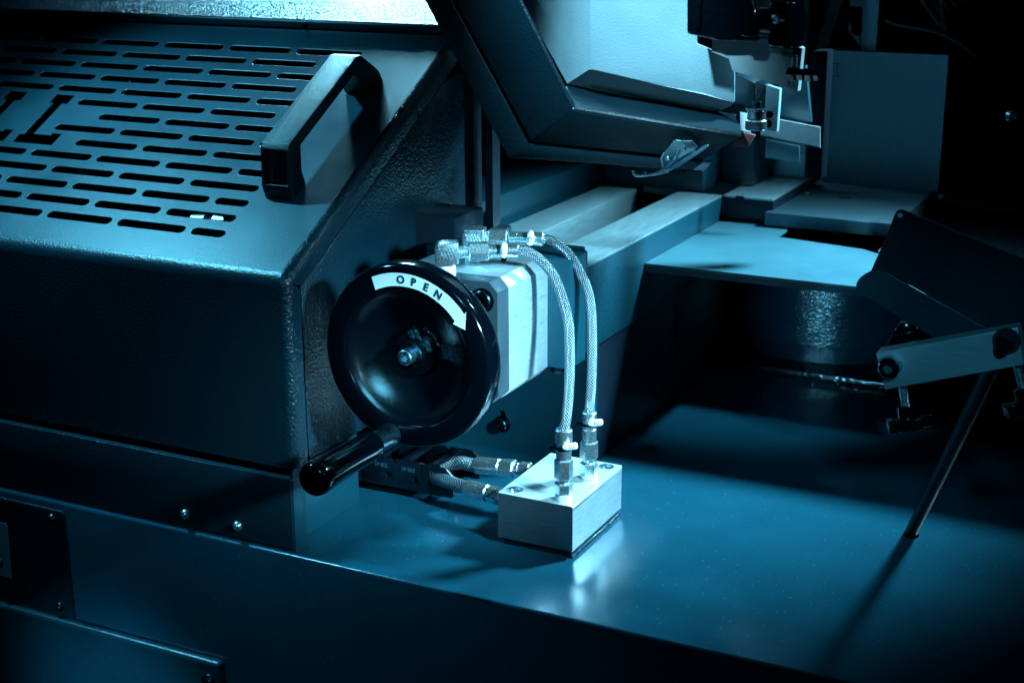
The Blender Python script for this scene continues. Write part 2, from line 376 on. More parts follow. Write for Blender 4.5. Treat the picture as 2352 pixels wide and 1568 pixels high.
# ------------------------------------------------------------------ perforated drive cover
cov = empty('perforated_cover', (-1.2, 1.352, 0.1018), 'big painted sheet cover with slotted sloping lid and cut out letters, left of the handwheel', 'machine cover')
A0 = V((0, 1.352, 0.3335)); B0 = V((0, 1.7666, 0.5723)); vdir = (B0-A0).normalized(); LV = (B0-A0).length
ndir = V((0, -vdir.z, vdir.y)); X_ = V((1, 0, 0))
MP = Matrix((X_, vdir, ndir)).transposed().to_4x4(); MP.translation = A0
XR = -0.975; RF = 0.013; DF = 0.026
holes = []; dx, dv = 0.11555, 0.02832; sl, sh = 0.1055, 0.0136
for k in range(14):
    v = 0.4292-dv*k; x0 = -1.1535 if k % 2 == 0 else -1.2117
    short_ = k % 2 == 1
    for j in range(6):
        cx = x0-dx*j
        if cx < -1.80: continue
        lo, hi = cx-sl/2, cx+sl/2
        if 5 <= k <= 8:
            lim = -1.4575 if k in (6, 8) else -1.505
            if k == 5: lim = -1.499
            if k == 7: lim = -1.499
            if k == 8: lim = -1.46
            if hi < lim+0.02: continue
            if lo < lim:
                if k == 6: holes.append(stadium(-1.477, v, 0.051, sh)); continue
                continue
        if -1.9 < cx: holes.append(stadium(cx, v, sl, sh))
    if short_: holes.append(stadium(-1.1243, v, 0.0505, sh))
Lp = [(-1.545, .3012), (-1.511, .3012), (-1.511, .2807), (-1.5205, .2807), (-1.5205, .2125), (-1.4902, .2125), (-1.4902, .2173), (-1.4725, .2173), (-1.4725, .1917), (-1.545, .1917), (-1.545, .2102), (-1.5375, .2102), (-1.5375, .2807), (-1.545, .2807)]
holes += [Lp, [(x-0.0887, y) for x, y in Lp]]
xl = -1.95
obj('lid_sheet', plate([(xl, 0.012), (XR-RF, 0.012), (XR-RF, LV), (xl, LV)], holes, 0.0014, MP @ Matrix.Translation((0, 0, -0.0012)), 0.0006), PAINT, cov, smooth=20)
# front sheet with the rounded bend up to the lid
rb = 0.012; path = [(1.352, 0.1018), (1.352, 0.3335-rb*0.9)]
for k in range(1, 9):
    t = k/8; p0, p1, p2 = V((1.352, 0.3335-rb)), V((1.352, 0.3335)), V((1.352+rb*vdir.y, 0.3335+rb*vdir.z))
    q = p0*(1-t)**2+p1*2*t*(1-t)+p2*t*t; path.append((q.x, q.y))
def strip_bm(secfun, x0, path):
    "sheet swept along the side profile"
    b = bmesh.new(); rows = [[b.verts.new(p) for p in secfun(q)] for q in path]
    for A, B in zip(rows, rows[1:]):
        for i in range(len(A)-1): b.faces.new((A[i], A[i+1], B[i+1], B[i]))
    return b
b = strip_bm(lambda q: [V((xl, q[0], q[1])), V((XR-RF, q[0], q[1]))], 0, path)
obj('front_sheet', b, FRONT, cov, smooth=40)
# rounded side fold and flange
full = path+[(B0.y, B0.z)]
def normals(pl):
    out = []
    for i in range(len(pl)):
        a = V(pl[max(0, i-1)]); c = V(pl[min(len(pl)-1, i+1)]); d = (c-a).normalized(); out.append(V((d.y, -d.x)))
    return out
nn = normals(full); nn[1] = V((1, 0)); nn[0] = V((1, 0))
# the inward direction of the sheet: away from the viewer
b = bmesh.new(); rows = []
for (y, z), n2 in zip(full, nn):
    row = []
    for k in range(7):
        t = math.radians(15*k); xx = XR-RF+RF*math.sin(t); dd = RF*(1-math.cos(t)); row.append(b.verts.new((xx, y+n2.x*dd, z+n2.y*dd)))
    dd = DF; row.append(b.verts.new((XR, y+n2.x*dd, z+n2.y*dd)))
    row.append(b.verts.new((XR-0.024, y+n2.x*dd, z+n2.y*dd)))
    rows.append(row)
for A, B in zip(rows, rows[1:]):
    for i in range(len(A)-1): b.faces.new((A[i], A[i+1], B[i+1], B[i]))
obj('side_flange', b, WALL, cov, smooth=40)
wp = [(1.352+DF-0.004, 0.095), (1.352+DF-0.004, 0.3335-0.010), (1.352+DF+0.004+0.372, 0.3335-0.012+0.215), (1.80, 0.555), (1.80, 0.03), (1.50, 0.03), (1.50, 0.095)]
obj('groove_shade_sheet', prism([(-1.008, y, z) for y, z in wp], (-0.002, 0, 0)), DARK, cov, smooth=0)  # near-black sheet behind the panel, makes the groove read as shadow
wi = [(1.352+DF+0.017, 0.0985), (1.352+DF+0.017, 0.3140), (1.352+DF+0.013+0.350, 0.3335-0.021+0.200), (1.798, 0.521), (1.798, 0.096)]
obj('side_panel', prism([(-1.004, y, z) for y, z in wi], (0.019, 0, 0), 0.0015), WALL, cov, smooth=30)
# upper sheet and its front lip
ph = math.radians(17)
U0 = V((0, 1.7700, 0.5765))
lip = [(U0.y+0.012, U0.z-0.010), (U0.y+0.001, U0.z-0.003), (U0.y, U0.z-0.001), (U0.y, U0.z+0.006), (U0.y+0.001, U0.z+0.0085), (U0.y+0.004, U0.z+0.0100)]
up_ = [lip[-1], (U0.y+0.010, U0.z+0.0125), (U0.y+0.010+0.9*math.cos(ph), U0.z+0.0125+0.9*math.sin(ph))]
ul_ = obj('upper_sheet', strip_bm(lambda q: [V((xl, q[0], q[1])), V((-0.955, q[0], q[1]))], 0, up_), UPPER, cov, smooth=50)
obj('upper_lip', strip_bm(lambda q: [V((xl, q[0], q[1])), V((-0.955, q[0], q[1]))], 0, lip), PAINT, cov, smooth=50)
q = P(702, 63, y=1.772)
obj('screw', socket_bolt((q.x, 1.7695, 0.5800), (0, -0.7, 0.7), 0.004, 0.003, dome=True), DKBOLT, cov)
# dark inside of the cover with the few things that glint through the slots
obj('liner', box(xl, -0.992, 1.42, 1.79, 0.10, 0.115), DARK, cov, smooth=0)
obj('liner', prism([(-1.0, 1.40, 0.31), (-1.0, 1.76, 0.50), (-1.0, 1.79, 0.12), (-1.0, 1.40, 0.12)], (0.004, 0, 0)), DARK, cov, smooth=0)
sp_ = P(165, 200, y=1.70)
obj('inner_strip', cyl((-1.512, 1.74, 0.50), (-1.455, 1.57, 0.395), 0.0022), ZINC, cov)
q = P(497, 494, y=1.455)
b = lathe((q.x-0.045, q.y+0.01, q.z-0.014), (1, 0.1, -0.05), [(0, 0), (0, 0.010), (0.02, 0.013), (0.026, 0.009), (0.034, 0.015), (0.062, 0.016), (0.07, 0.010), (0.085, 0.006), (0.085, 0)], 20)
obj('inner_shiny_piece', b, CHROME, cov)  # bottle-like shiny piece seen through the slots
# grab handle
hp = [(.130, 0), (.132, .018), (.156, .058), (.163, .062), (.342, .062), (.350, .058), (.374, .018), (.377, 0), (.343, 0), (.341, .018), (.324, .046), (.181, .046), (.166, .020), (.163, 0)]
hw = [MP @ V((-1.0805, v, h)) for v, h in hp]
b = bmesh.new(); lo = [b.verts.new(p) for p in hw]; hi = [b.verts.new(p+V((0.0405, 0, 0))) for p in hw]; n = len(hw)
b.faces.new(lo); b.faces.new(hi[::-1]); pocket = None
for i in range(n):
    f = b.faces.new((lo[i], hi[i], hi[(i+1) % n], lo[(i+1) % n]))
    if i == 1: pocket = f
bmesh.ops.recalc_face_normals(b, faces=b.faces)
r_ = bmesh.ops.inset_region(b, faces=[pocket], thickness=0.0045)
bmesh.ops.inset_region(b, faces=[pocket], thickness=0.0008, depth=-0.013)
ed = [e for e in b.edges if len(e.link_faces) == 2 and e.calc_face_angle(0) > 0.3]
bevel(b, 0.0014, 2, ed)
gh = obj('grab_handle', b, SPECKLE, cov, smooth=35)
sc_ = MP @ V((-1.060, 0.1485, 0.024)); an = (MP.to_3x3() @ V((0, -0.65, 0.75)))
obj('screw', socket_bolt(sc_, (0, -1.0, 0.55), 0.0085, 0.004), DKBOLT, gh)

# ------------------------------------------------------------------ handwheel
HC = V((-0.8371, 1.38, 0.2519))
hwl = empty('handwheel', HC, 'black handwheel with white OPEN arrow sticker and crank grip, in front of the aluminium block', 'handwheel')
YA = V((0, 1, 0))
rimp = [(0.0035, 0.0815), (0.0005, 0.0823), (0.0002, 0.0840), (0, 0.0860), (0, 0.1035), (0.0008, 0.1052), (0.0026, 0.1068), (0.005, 0.1077), (0.009, 0.1082), (0.022, 0.1086), (0.027, 0.1078), (0.030, 0.1055), (0.030, 0.082), (0.0035, 0.0815)]
def ring(prof, seg=96):
    b = bmesh.new(); rows = [[b.verts.new(HC+YA*s+V((math.sin(2*math.pi*i/seg), 0, math.cos(2*math.pi*i/seg)))*r) for i in range(seg)] for s, r in prof[:-1]]
    rows.append(rows[0])
    for A, B in zip(rows, rows[1:]):
        for i in range(seg): b.faces.new((A[i], A[(i+1) % seg], B[(i+1) % seg], B[i]))
    return b
obj('rim', ring(rimp), GLOSS, hwl, smooth=50)
obj('dish', lathe(HC, YA, [(0.0042, 0.0814), (0.0046, 0.0790), (0.010, 0.0745), (0.018, 0.0650), (0.024, 0.0520), (0.028, 0.0380), (0.030, 0.0290), (0.034, 0.0290), (0.034, 0)], 80), plain('dish_enamel', (0.0005, 0.002, 0.004), 0.22, bump=0.7, scale=900, bdist=0.0003), hwl, smooth=50)
obj('hub', lathe(HC, YA, [(0.020, 0), (0.020, 0.0245), (0.0215, 0.0265), (0.0325, 0.0270), (0.0325, 0)], 48), GLOSS, hwl, smooth=35)
obj('washer', lathe(HC, YA, [(0.0105, 0), (0.0105, 0.0145), (0.0115, 0.0155), (0.020, 0.0160), (0.020, 0)], 36), DKBOLT, hwl)
obj('bolt', socket_bolt(HC+YA*0.012, (0, -1, 0), 0.0092, 0.014), metal('dull_bolt', (0.32, 0.50, 0.58), 0.32, scale=200), hwl)
obj('shaft', cyl(HC+YA*0.034, HC+YA*0.10, 0.012), DKBOLT, hwl)
# grease smeared right of the hub
b = bmesh.new()
for k in range(34):
    a = math.radians(random.uniform(-15, 85)); r0 = random.uniform(0.019, 0.030); yy = 0.0185 if r0 < 0.0265 else 0.0295
    bmesh.ops.create_icosphere(b, subdivisions=2, radius=random.uniform(0.0018, 0.0038), matrix=Matrix.Translation(HC+V((math.sin(a)*r0, yy+0.001, math.cos(a)*r0))) @ Matrix.Diagonal((1.2, 0.35, 1.0, 1)))
for k in range(12):
    t = k/11; a = math.radians(72+22*t); s = V((math.sin(a), 0, math.cos(a)))
    p0 = HC+s*0.034+YA*0.0275; p1 = HC+s*(0.070-0.004*(k % 3))+YA*0.0130
    mid = (p0+p1)/2+YA*0.0055
    tube([p0, mid, p1], 0.0010, 6, b, radii=[0.0016, 0.0013, 0.0006])
obj('grease_smear', b, GREASE, hwl)['kind'] = 'stuff'
# sticker: arc band and arrow head
def pol(r, deg, y): a = math.radians(deg); return V((HC.x+r*math.sin(a), y, HC.z+r*math.cos(a)))
b = bmesh.new(); ys = 1.3797; seg = 40
io = []
for k in range(seg+1):
    a = -24.5+(52-(-24.5))*k/seg; io.append((b.verts.new(pol(0.0832, a-1.2*(1-k/seg), ys)), b.verts.new(pol(0.0983, a, ys))))
for A, B in zip(io, io[1:]): b.faces.new((A[0], A[1], B[1], B[0]))
t1, t2, t3 = b.verts.new(pol(0.0790, 53, ys)), b.verts.new(pol(0.1018, 51.6, ys)), b.verts.new(pol(0.0893, 61.5, ys))
b.faces.new((t1, io[-1][0], io[-1][1], t2, t3))
bmesh.ops.recalc_face_normals(b, faces=b.faces)
stk = obj('arrow_sticker', b, WHITE, hwl, smooth=0)
for ch, a in (('O', -1.5), ('P', 8.9), ('E', 19.3), ('N', 29.8)):
    rr = math.radians(a); u = V((math.cos(rr), 0, -math.sin(rr))); v = V((math.sin(rr), 0, math.cos(rr)))
    obj('letter', text(ch, 0.0125, pm(pol(0.0904, a, ys-0.0004), u, v), 0.0002, 0.00042), INK, stk, smooth=0)
# crank grip
GX, GZ = -0.8585, 0.1572
fer = [(-0.006, 0), (-0.006, 0.0128), (0.030, 0.0140), (0.030, 0)]
cg = obj('crank_grip', lathe((GX, 1.218, GZ), YA, [(0, 0), (0, 0.0140), (0.0012, 0.0166), (0.004, 0.0184), (0.010, 0.0192), (0.022, 0.0187), (0.045, 0.0174), (0.075, 0.0168), (0.105, 0.0176), (0.116, 0.0176), (0.121, 0.0160), (0.121, 0)], 48), GLOSS, hwl, smooth=40)
obj('ferrule', lathe((GX, 1.339, GZ), YA, [(0, 0), (0, 0.0118), (0.022, 0.0132), (0.040, 0.0140), (0.041, 0)], 36), metal('dark_ferrule', (0.10, 0.20, 0.26), 0.3, scale=200), cg)

# ------------------------------------------------------------------ hydraulic clamp cylinder block
BX0, BX1, BY0, BY1, BZ0, BZ1, CH = -0.9085, -0.7596, 1.4600, 1.5920, 0.181, 0.329, 0.0112
def octa(y, e=0.0):
    x0, x1, z0, z1, c = BX0+e, BX1-e, BZ0+e, BZ1-e, CH
    return [(x0+c, y, z0), (x1-c, y, z0), (x1, y, z0+c), (x1, y, z1-c), (x1-c, y, z1), (x0+c, y, z1), (x0, y, z1-c), (x0, y, z0+c)]
clb = empty('hydraulic_cylinder', ((BX0+BX1)/2, BY0, BZ0), 'bright milled aluminium cylinder block with chamfered corners behind the handwheel', 'hydraulic cylinder')
obj('body', prism(octa(1.4882), (0, BY1-1.4882, 0), 0.0005), ALU, clb, smooth=20)
cap = prism(octa(BY0, 0.0003), (0, 1.4876-BY0, 0), 0.0006)
cap_o = obj('end_cap', cap, ALU_SHADE, clb, smooth=20)
bp = P(1108, 690, y=BY0)
obj('counterbore', lathe(bp-YA*0.0004, YA, [(0, 0.0148), (0, 0.0133), (0.0002, 0.0131), (0.0002, 0), (0.0004, 0), (0.0004, 0.0148)], 32), DARK, cap_o)
b = bmesh.new()
for k in range(2): pass
obj('bolt', socket_bolt(bp+YA*0.004, (0, -1, 0), 0.0120, 0.0085), DKBOLT, cap_o)
obj('boss', lathe((HC.x, BY0-0.012, HC.z), YA, [(0, 0), (0, 0.040), (0.012, 0.044), (0.012, 0)], 48), ALU_SHADE, clb)

# ------------------------------------------------------------------ elbows and hoses
def fitting_line(o, d, spec, bmd):
    pass
def elbow(base, start, end, label, offs):
    start, end = V(start), V(end); d = (end-start).normalized(); L = (end-start).length
    t = empty('elbow_fitting', base, label, 'pipe elbow', 'elbow fittings on the aluminium cylinder')
    c = V((base[0], base[1], start.z)); 
    u = V((d.x, d.y, 0)).normalized(); s = V((-u.y, u.x, 0)); zz = V((0, 0, 1)); h = 0.0132
    prof = [(-h, -h*1.15), (-h, h*0.35), (-h*0.75, h*0.85), (-h*0.3, h), (h*1.05, h), (h*1.05, -h*0.95), (h*0.62, -h*0.95), (h*0.45, -h*1.15)]
    pts = [c+u*a+zz*q-s*h*0.82 for a, q in prof]
    obj('elbow_body', prism(pts, s*h*1.64, 0.0016, 3), ZINC, t, smooth=35)
    # forged panel on the side that faces the viewer
    b = bmesh.new()
    for k in range(5):
        o_ = c-s*(h*0.82)+u*(-h*0.45+k*h*0.26)+zz*(h*0.1)
        tube([o_-zz*h*0.55+u*h*0.25, o_+zz*h*0.45-u*h*0.2], 0.0006, 6, b)
    lathe(c-s*h*0.80-u*h*0.25+zz*h*0.15, -s, [(0, 0.0052), (0.0008, 0.0048), (0.0008, 0.0036), (0.0004, 0.0034), (0.0004, 0)], 20, b)
    obj('cast_mark', b, ZINC, t)
    obj('thread_seal', lathe(V((base[0], base[1], BZ1-0.001)), zz, [(0, 0), (0, 0.0108), (0.004, 0.0112), (0.006, 0.0106), (0.009, 0.0111), (0.0125, 0.0104), (0.0145, 0.0100), (0.0145, 0)], 28), TAPE, t)
    obj('nipple', thread(c+u*h, start+d*offs[0], 0.0079, 0.0021), ZINC, t)
    return t, d
def hose(label, path, r, ends, group='braided hydraulic hoses', loc=None):
    "ends: list of (kind, a, b, radius) pieces in world space"
    t = empty('hydraulic_hose', loc or path[0], label, 'hose', group)
    obj('braid', tube(smoothpath(path, 9), r, 20, uv=True), BRAID, t, smooth=60)
    for kind, a, c, rr in ends:
        a, c = V(a), V(c)
        if kind == 'ferrule':
            L = (c-a).length; g = 28; b = bmesh.new(); u, v, ax = frame(c-a); rings = []
            for s_, q in ((0, 0.90), (L*0.04, 1), (L*0.62, 1), (L*0.66, 0.96), (L*0.80, 0.97), (L, 0.93)):
                rings.append([b.verts.new(a+ax*s_+(u*math.cos(2*math.pi*i/g)+v*math.sin(2*math.pi*i/g))*rr*q*(1-(0.05 if i % 4 == 0 and s_ < L*0.64 else 0))) for i in range(g)])
            for A, B in zip(rings, rings[1:]):
                for i in range(g): b.faces.new((A[i], B[i], B[(i+1) % g], A[(i+1) % g]))
            b.faces.new(rings[0]); b.faces.new(rings[-1][::-1])
            obj('ferrule', b, ZINC, t, smooth=30)
        elif kind == 'nut': obj('nut', hexnut(a, c, rr), ZINC, t, smooth=25)
        elif kind == 'collar': obj('collar', cyl(a, c, rr, ch=rr*0.12), ZINC, t)
    return t
def cable_tie(par, c, axis, r, tagdir, txt, up, tsize=0.0058, shift=0.0035):
    "black cable tie round a ferrule carrying a small white printed tag"
    c = V(c); u, v, a = frame(axis); b = bmesh.new(); w2 = 0.0012
    ringpts = []
    lathe(c-a*w2, a, [(0, r), (0, r+0.0012), (2*w2, r+0.0012), (2*w2, r), (0, r)], 24, b)
    tg = V(tagdir).normalized(); hd = c-tg*(r+0.003)
    tie = obj('cable_tie', b, GLOSS, par)
    hb = bmesh.new(); bmesh.ops.create_cube(hb, size=0.0052, matrix=Matrix.Translation(hd)); obj('tie_head', bevel(hb, 0.0006), GLOSS, tie, smooth=0)
    upv = V(up).normalized()
    toc = (CAM-c).normalized(); n = (toc-upv*toc.dot(upv)).normalized()
    cc = c+n*(r+0.0028)+upv*shift
    tb = lathe(cc-upv*0.0085, upv, [(0, 0), (0, 0.0026), (0.002, 0.0041), (0.013, 0.0041), (0.0165, 0.0030), (0.018, 0.0014), (0.018, 0)], 20)
    tgo = obj('tag', tb, WHITE, par)
    n2 = (toc-upv*toc.dot(upv)).normalized()
    obj('lettering', text(txt, tsize, pm(cc+n2*0.0043-upv*0.0008, upv, n2.cross(upv)), 0.0002, 0.0001), INK, tgo, smooth=0)

s1, e1 = P(1026, 579, z=0.355), P(1190.5, 575, z=0.355)
s2, e2 = P(1089, 545, z=0.357), P(1249, 549, z=0.357)
eb1 = (-0.8325, 1.4710, BZ1); eb2 = (-0.8345, 1.5425, BZ1)
t1_, d1 = elbow(eb1, s1, e1, 'front elbow fitting with white sealing tape, nearest the handwheel', (0.0262, 0))
t2_, d2 = elbow(eb2, s2, e2, 'rear elbow fitting with white sealing tape, farther from the handwheel', (0.018, 0))
def along(o, d, pts): return [o+d*s for s in pts]
L1 = (e1-s1).length; L2 = (e2-s2).length
k1 = L1/164.5; k2 = L2/160.0
mC1 = V((-0.6894, 1.4891, 0)); mC3 = V((-0.6902, 1.5643, 0)); MT = 0.0668
zC1 = lambda py: P(1296, py, y=mC1.y).z
zC3 = lambda py: P(1351, py, y=mC3.y).z
pix1 = [(1190.5, 575, 1.517), (1213, 579, 1.527), (1232, 590, 1.534), (1253, 608.8, 1.538), (1271.6, 633.8, 1.538), (1284, 661, 1.536), (1294.5, 692, 1.533), (1303, 726, 1.529), (1307.5, 760, 1.525), (1309, 817, 1.518), (1308, 870, 1.510), (1304.5, 925, 1.500), (1300.5, 962, 1.493)]
path1 = [e1-d1*0.004]+[P(x, y, y=yy) for x, y, yy in pix1]+[mC1+V((0, 0, zC1(990))), mC1+V((0, 0, zC1(1010)))]
pix2 = [(1249, 549, e2.y), (1265.4, 552.5, 1.592), (1284, 563, 1.600), (1303, 579.6, 1.604), (1319.5, 602.5, 1.606), (1334, 629.6, 1.606), (1346.6, 656.7, 1.605), (1354.9, 688, 1.602), (1358.4, 719, 1.599), (1360, 761, 1.594), (1360, 817, 1.587), (1358.5, 880, 1.578), (1355, 925, 1.571)]
path2 = [e2-d2*0.004]+[P(x, y, y=yy) for x, y, yy in pix2]+[mC3+V((0, 0, zC3(946))), mC3+V((0, 0, zC3(962)))]
def vp(mc, z): return (mc.x, mc.y, z)
h1 = hose('front braided steel hose looping down to the C1 tag on the small block', path1, 0.0060, [
    ('ferrule', e1, s1+d1*k1*102, 0.0079), ('collar', s1+d1*k1*103, s1+d1*k1*95, 0.0086), ('nut', s1+d1*k1*50, s1+d1*k1*96, 0.0118),
    ('ferrule', vp(mC1, zC1(985)), vp(mC1, zC1(1037)), 0.0102), ('collar', vp(mC1, zC1(1032)), vp(mC1, zC1(1054)), 0.0092), ('nut', vp(mC1, zC1(1098)), vp(mC1, zC1(1053)), 0.0112), ('collar', vp(mC1, zC1(1109)), vp(mC1, zC1(1097)), 0.0072)], loc=e1)
h2 = hose('rear braided steel hose looping down to the C3 tag on the small block', path2, 0.0060, [
    ('ferrule', e2, s2+d2*k2*100, 0.0083), ('collar', s2+d2*k2*101, s2+d2*k2*80, 0.0079), ('nut', s2+d2*k2*34, s2+d2*k2*78, 0.0122),
    ('ferrule', vp(mC3, zC3(945)), vp(mC3, zC3(985)), 0.0090), ('collar', vp(mC3, zC3(982)), vp(mC3, zC3(1014)), 0.0090), ('nut', vp(mC3, zC3(1052)), vp(mC3, zC3(1012)), 0.0112), ('collar', vp(mC3, zC3(1062)), vp(mC3, zC3(1051)), 0.0072)], loc=e2)
cable_tie(h1, s1+d1*k1*131, d1, 0.0080, (0, 0, 1), 'C1', (0.1, 0, 1))
cable_tie(h2, s2+d2*k2*129, d2, 0.0084, (0, 0, 1), 'C3', (0.1, 0, 1))
cable_tie(h1, vp(mC1, zC1(1027)), (0, 0, 1), 0.0100, RT, 'C1', -RT+UP*-0.12, shift=-0.0075)
cable_tie(h2, vp(mC3, zC3(972)), (0, 0, 1), 0.0092, RT, 'C3', -RT+UP*-0.12, shift=-0.0075)

# ------------------------------------------------------------------ manifold block
mf = empty('manifold_block', (-0.7175, 1.5475, 0.0), 'small bright aluminium manifold block standing on the painted top, two hoses screwed in', 'manifold block')
MX0, MX1, MY0, MY1 = -0.7683, -0.6695, 1.4725, 1.6200
holes = [circle(-0.7540, 1.4894, 0.0098, 28), circle(-0.6853, 1.6075, 0.0095, 28)]
obj('block', box(MX0, MX1, MY0, MY1, 0.009, MT-0.006, 0.0004), ALU, mf, smooth=0)
obj('block_top', plate([(MX0, MY0), (MX1, MY0), (MX1, MY1), (MX0, MY1)], holes, 0.0060, pm((0, 0, MT-0.003), (1, 0, 0), (0, 1, 0))), ALUTOP, mf, smooth=0)
obj('block_face', box(MX0+0.0002, MX1-0.0002, MY0-0.0006, MY0+0.001, 0.0092, MT-0.0003, 0.0003), ALU_SHADE, mf, smooth=0, label='front face with curved milling marks')
for cx, cy, r in ((-0.7540, 1.4894, 0.0098), (-0.6853, 1.6075, 0.0095)):
    b = bmesh.new(); 
    for k, (zz_, rr) in enumerate(((MT-0.0002, r), (MT-0.0035, r*0.97))): pass
    obj('bolt_hole', lathe((cx, cy, MT-0.0060), (0, 0, 1), [(0.0001, 0), (0.0001, r*0.62), (0.0010, r*0.66), (0.0010, r*0.97), (0.0061, r*0.97), (0.0061, r*1.04), (0.0059, r*1.04)], 28), CHROME, mf)
obj('mounting_pad', box(-0.7635, -0.6725, 1.4760, 1.6165, 0.0, 0.0088, 0.0008), BLACKP, mf)
b = bmesh.new(); random.seed(3)
for k in range(44):
    yy = 1.476+0.141*k/43; bmesh.ops.create_icosphere(b, subdivisions=1, radius=random.uniform(0.0022, 0.0036), matrix=Matrix.Translation((-0.6715+random.uniform(-.0006, .0006), yy, 0.0012)))
for k in range(10):
    bmesh.ops.create_icosphere(b, subdivisions=1, radius=random.uniform(0.002, 0.0036), matrix=Matrix.Translation((-0.7655+random.uniform(-.001, .001), 1.505+0.03*k/9, 0.0012)))
obj('weld_bead', b, paint('weld_paint', TEAL, 0.12, 300, 0.0005, 0.3, dust=0), mf, smooth=60)['kind'] = 'stuff'
for mc, zf, a, c, d, lb in ((mC1, zC1, 1145, 1131, 1107, 'front hex adapter with white tape on the small aluminium block'), (mC3, zC3, 1098, 1085, 1060, 'rear hex adapter with white tape on the small aluminium block')):
    t = empty('hex_adapter', (mc.x, mc.y, MT), lb, 'hex adapter', 'hex adapters on the manifold')
    obj('thread_seal', lathe((mc.x, mc.y, MT), (0, 0, 1), [(0, 0), (0, 0.0104), (0.002, 0.0108), (zf(c)-MT, 0.0098), (zf(c)-MT, 0)], 24), TAPE, t)
    obj('hex_body', hexnut((mc.x, mc.y, zf(c)-0.001), (mc.x, mc.y, zf(d)), 0.0112), ZINC, t, smooth=25)

# two hoses from the cable chain into the block's left side
def side_hose(label, px, yb, zb, r):
    pts = [P(x, y, y=yy) for x, y, yy in px]; d = (pts[1]-pts[0]).normalized()
    return pts
ua = P(1222, 1079, y=1.585); ub = P(1094, 1067.5, y=1.585)
d = (ub-ua).normalized(); ln = (ub-ua).length; ku = ln/128
hose('upper braided hose running from the cable chain to the back of the small block', [ub-d*0.004, ub+d*0.010, P(1060, 1062, y=1.583), P(1030, 1066, y=1.578), P(1004, 1078, y=1.572), P(950, 1076, y=1.575), P(860, 1062, y=1.58)], 0.0088,
     [('ferrule', ub, ub-d*ku*52, 0.0112), ('collar', ub-d*ku*48, ub-d*ku*57, 0.0112), ('nut', ub-d*ku*57, ub-d*ku*90, 0.0116), ('collar', ub-d*ku*90, ub-d*ku*100, 0.0078), ('nut', ub-d*ku*100, ub-d*ku*126, 0.0098)], loc=ub, group='hoses from the cable chain')
la = P(1150, 1140, y=1.515); lb_ = P(1071, 1119.5, y=1.525)
d = (lb_-la).normalized(); ln = (lb_-la).length; ku = ln/80
hose('lower braided hose running from the cable chain to the front of the small block', [lb_-d*0.004, lb_+d*0.008, P(1050, 1113, y=1.53), P(1020, 1103, y=1.54), P(980, 1093, y=1.555), P(900, 1082, y=1.56)], 0.0086,
     [('ferrule', lb_, lb_-d*ku*46, 0.0108), ('collar', lb_-d*ku*42, lb_-d*ku*52, 0.0108), ('nut', lb_-d*ku*52, lb_-d*ku*86, 0.0112)], loc=lb_, group='hoses from the cable chain')

# ------------------------------------------------------------------ cable chain
cc_ = empty('cable_chain', (-1.0, 1.575, 0.012), 'black plastic cable chain of linked plates, low behind the handwheel grip', 'cable chain')
def linkshape(x1, z0):
    # seen from the front; x1 = right edge
    return [(x1-0.052, z0+0.004), (x1-0.052, z0+0.018), (x1-0.044, z0+0.0185), (x1-0.044, z0+0.0385), (x1-0.010, z0+0.0385), (x1, z0+0.029), (x1, z0+0.002), (x1-0.004, z0), (x1-0.048, z0)]
LX = [-0.8705+0.0015, -0.9105, -0.9515, -0.9925, -1.0335, -1.0745]
zb = 0.0145
for i, x1 in enumerate(LX):
    sh_ = linkshape(x1, zb); M0 = lambda y: pm((0, y, 0), (1, 0, 0), (0, 0, 1))
    b = plate(sh_, [circle(x1-0.0135, zb+0.016, 0.0048, 16)], 0.003, M0(1.5435+0.0008*(i % 2)), 0.0004)
    join(b, plate(sh_, [], 0.003, M0(1.6150)))
    join(b, plate([(x1-0.075, zb+0.003), (x1-0.03, zb+0.003), (x1-0.03, zb+0.036), (x1-0.075, zb+0.036)], [circle(x1-0.0545, zb+0.016, 0.0030, 12)] if False else [], 0.0025, M0(1.5478)))
    if i > 0 or True:
        box(x1-0.036, x1-0.022, 1.548, 1.612, zb+0.0370, zb+0.0400, 0.0006, bm=b)
        box(x1-0.036, x1-0.022, 1.548, 1.612, zb+0.0, zb+0.0025, 0.0004, bm=b)
    ln_ = obj('link', b, PLASTIC, cc_, smooth=25)
    if i < 3:
        b = bmesh.new(); y0 = 1.5415
        for (xa, za), (xb, zc) in (((x1-0.044, zb+0.012), (x1-0.008, zb+0.012)), ((x1-0.008, zb+0.012), (x1-0.008, zb+0.001))):
            box(min(xa, xb)-0.0004, max(xa, xb)+0.0004, y0-0.0003, y0+0.0012, min(za, zc)-0.0004, max(za, zc)+0.0004, bm=b)
        obj('raised_edge', b, PLASTIC, ln_, smooth=0)
        obj('lettering', text('320.42', 0.0075, pm((x1-0.024, y0-0.0001, zb+0.0285), (-1, 0, 0), (0, 0, -1)), 0.0006), plain('moulded_text', (0.03, 0.07, 0.09), 0.3), ln_, smooth=0)

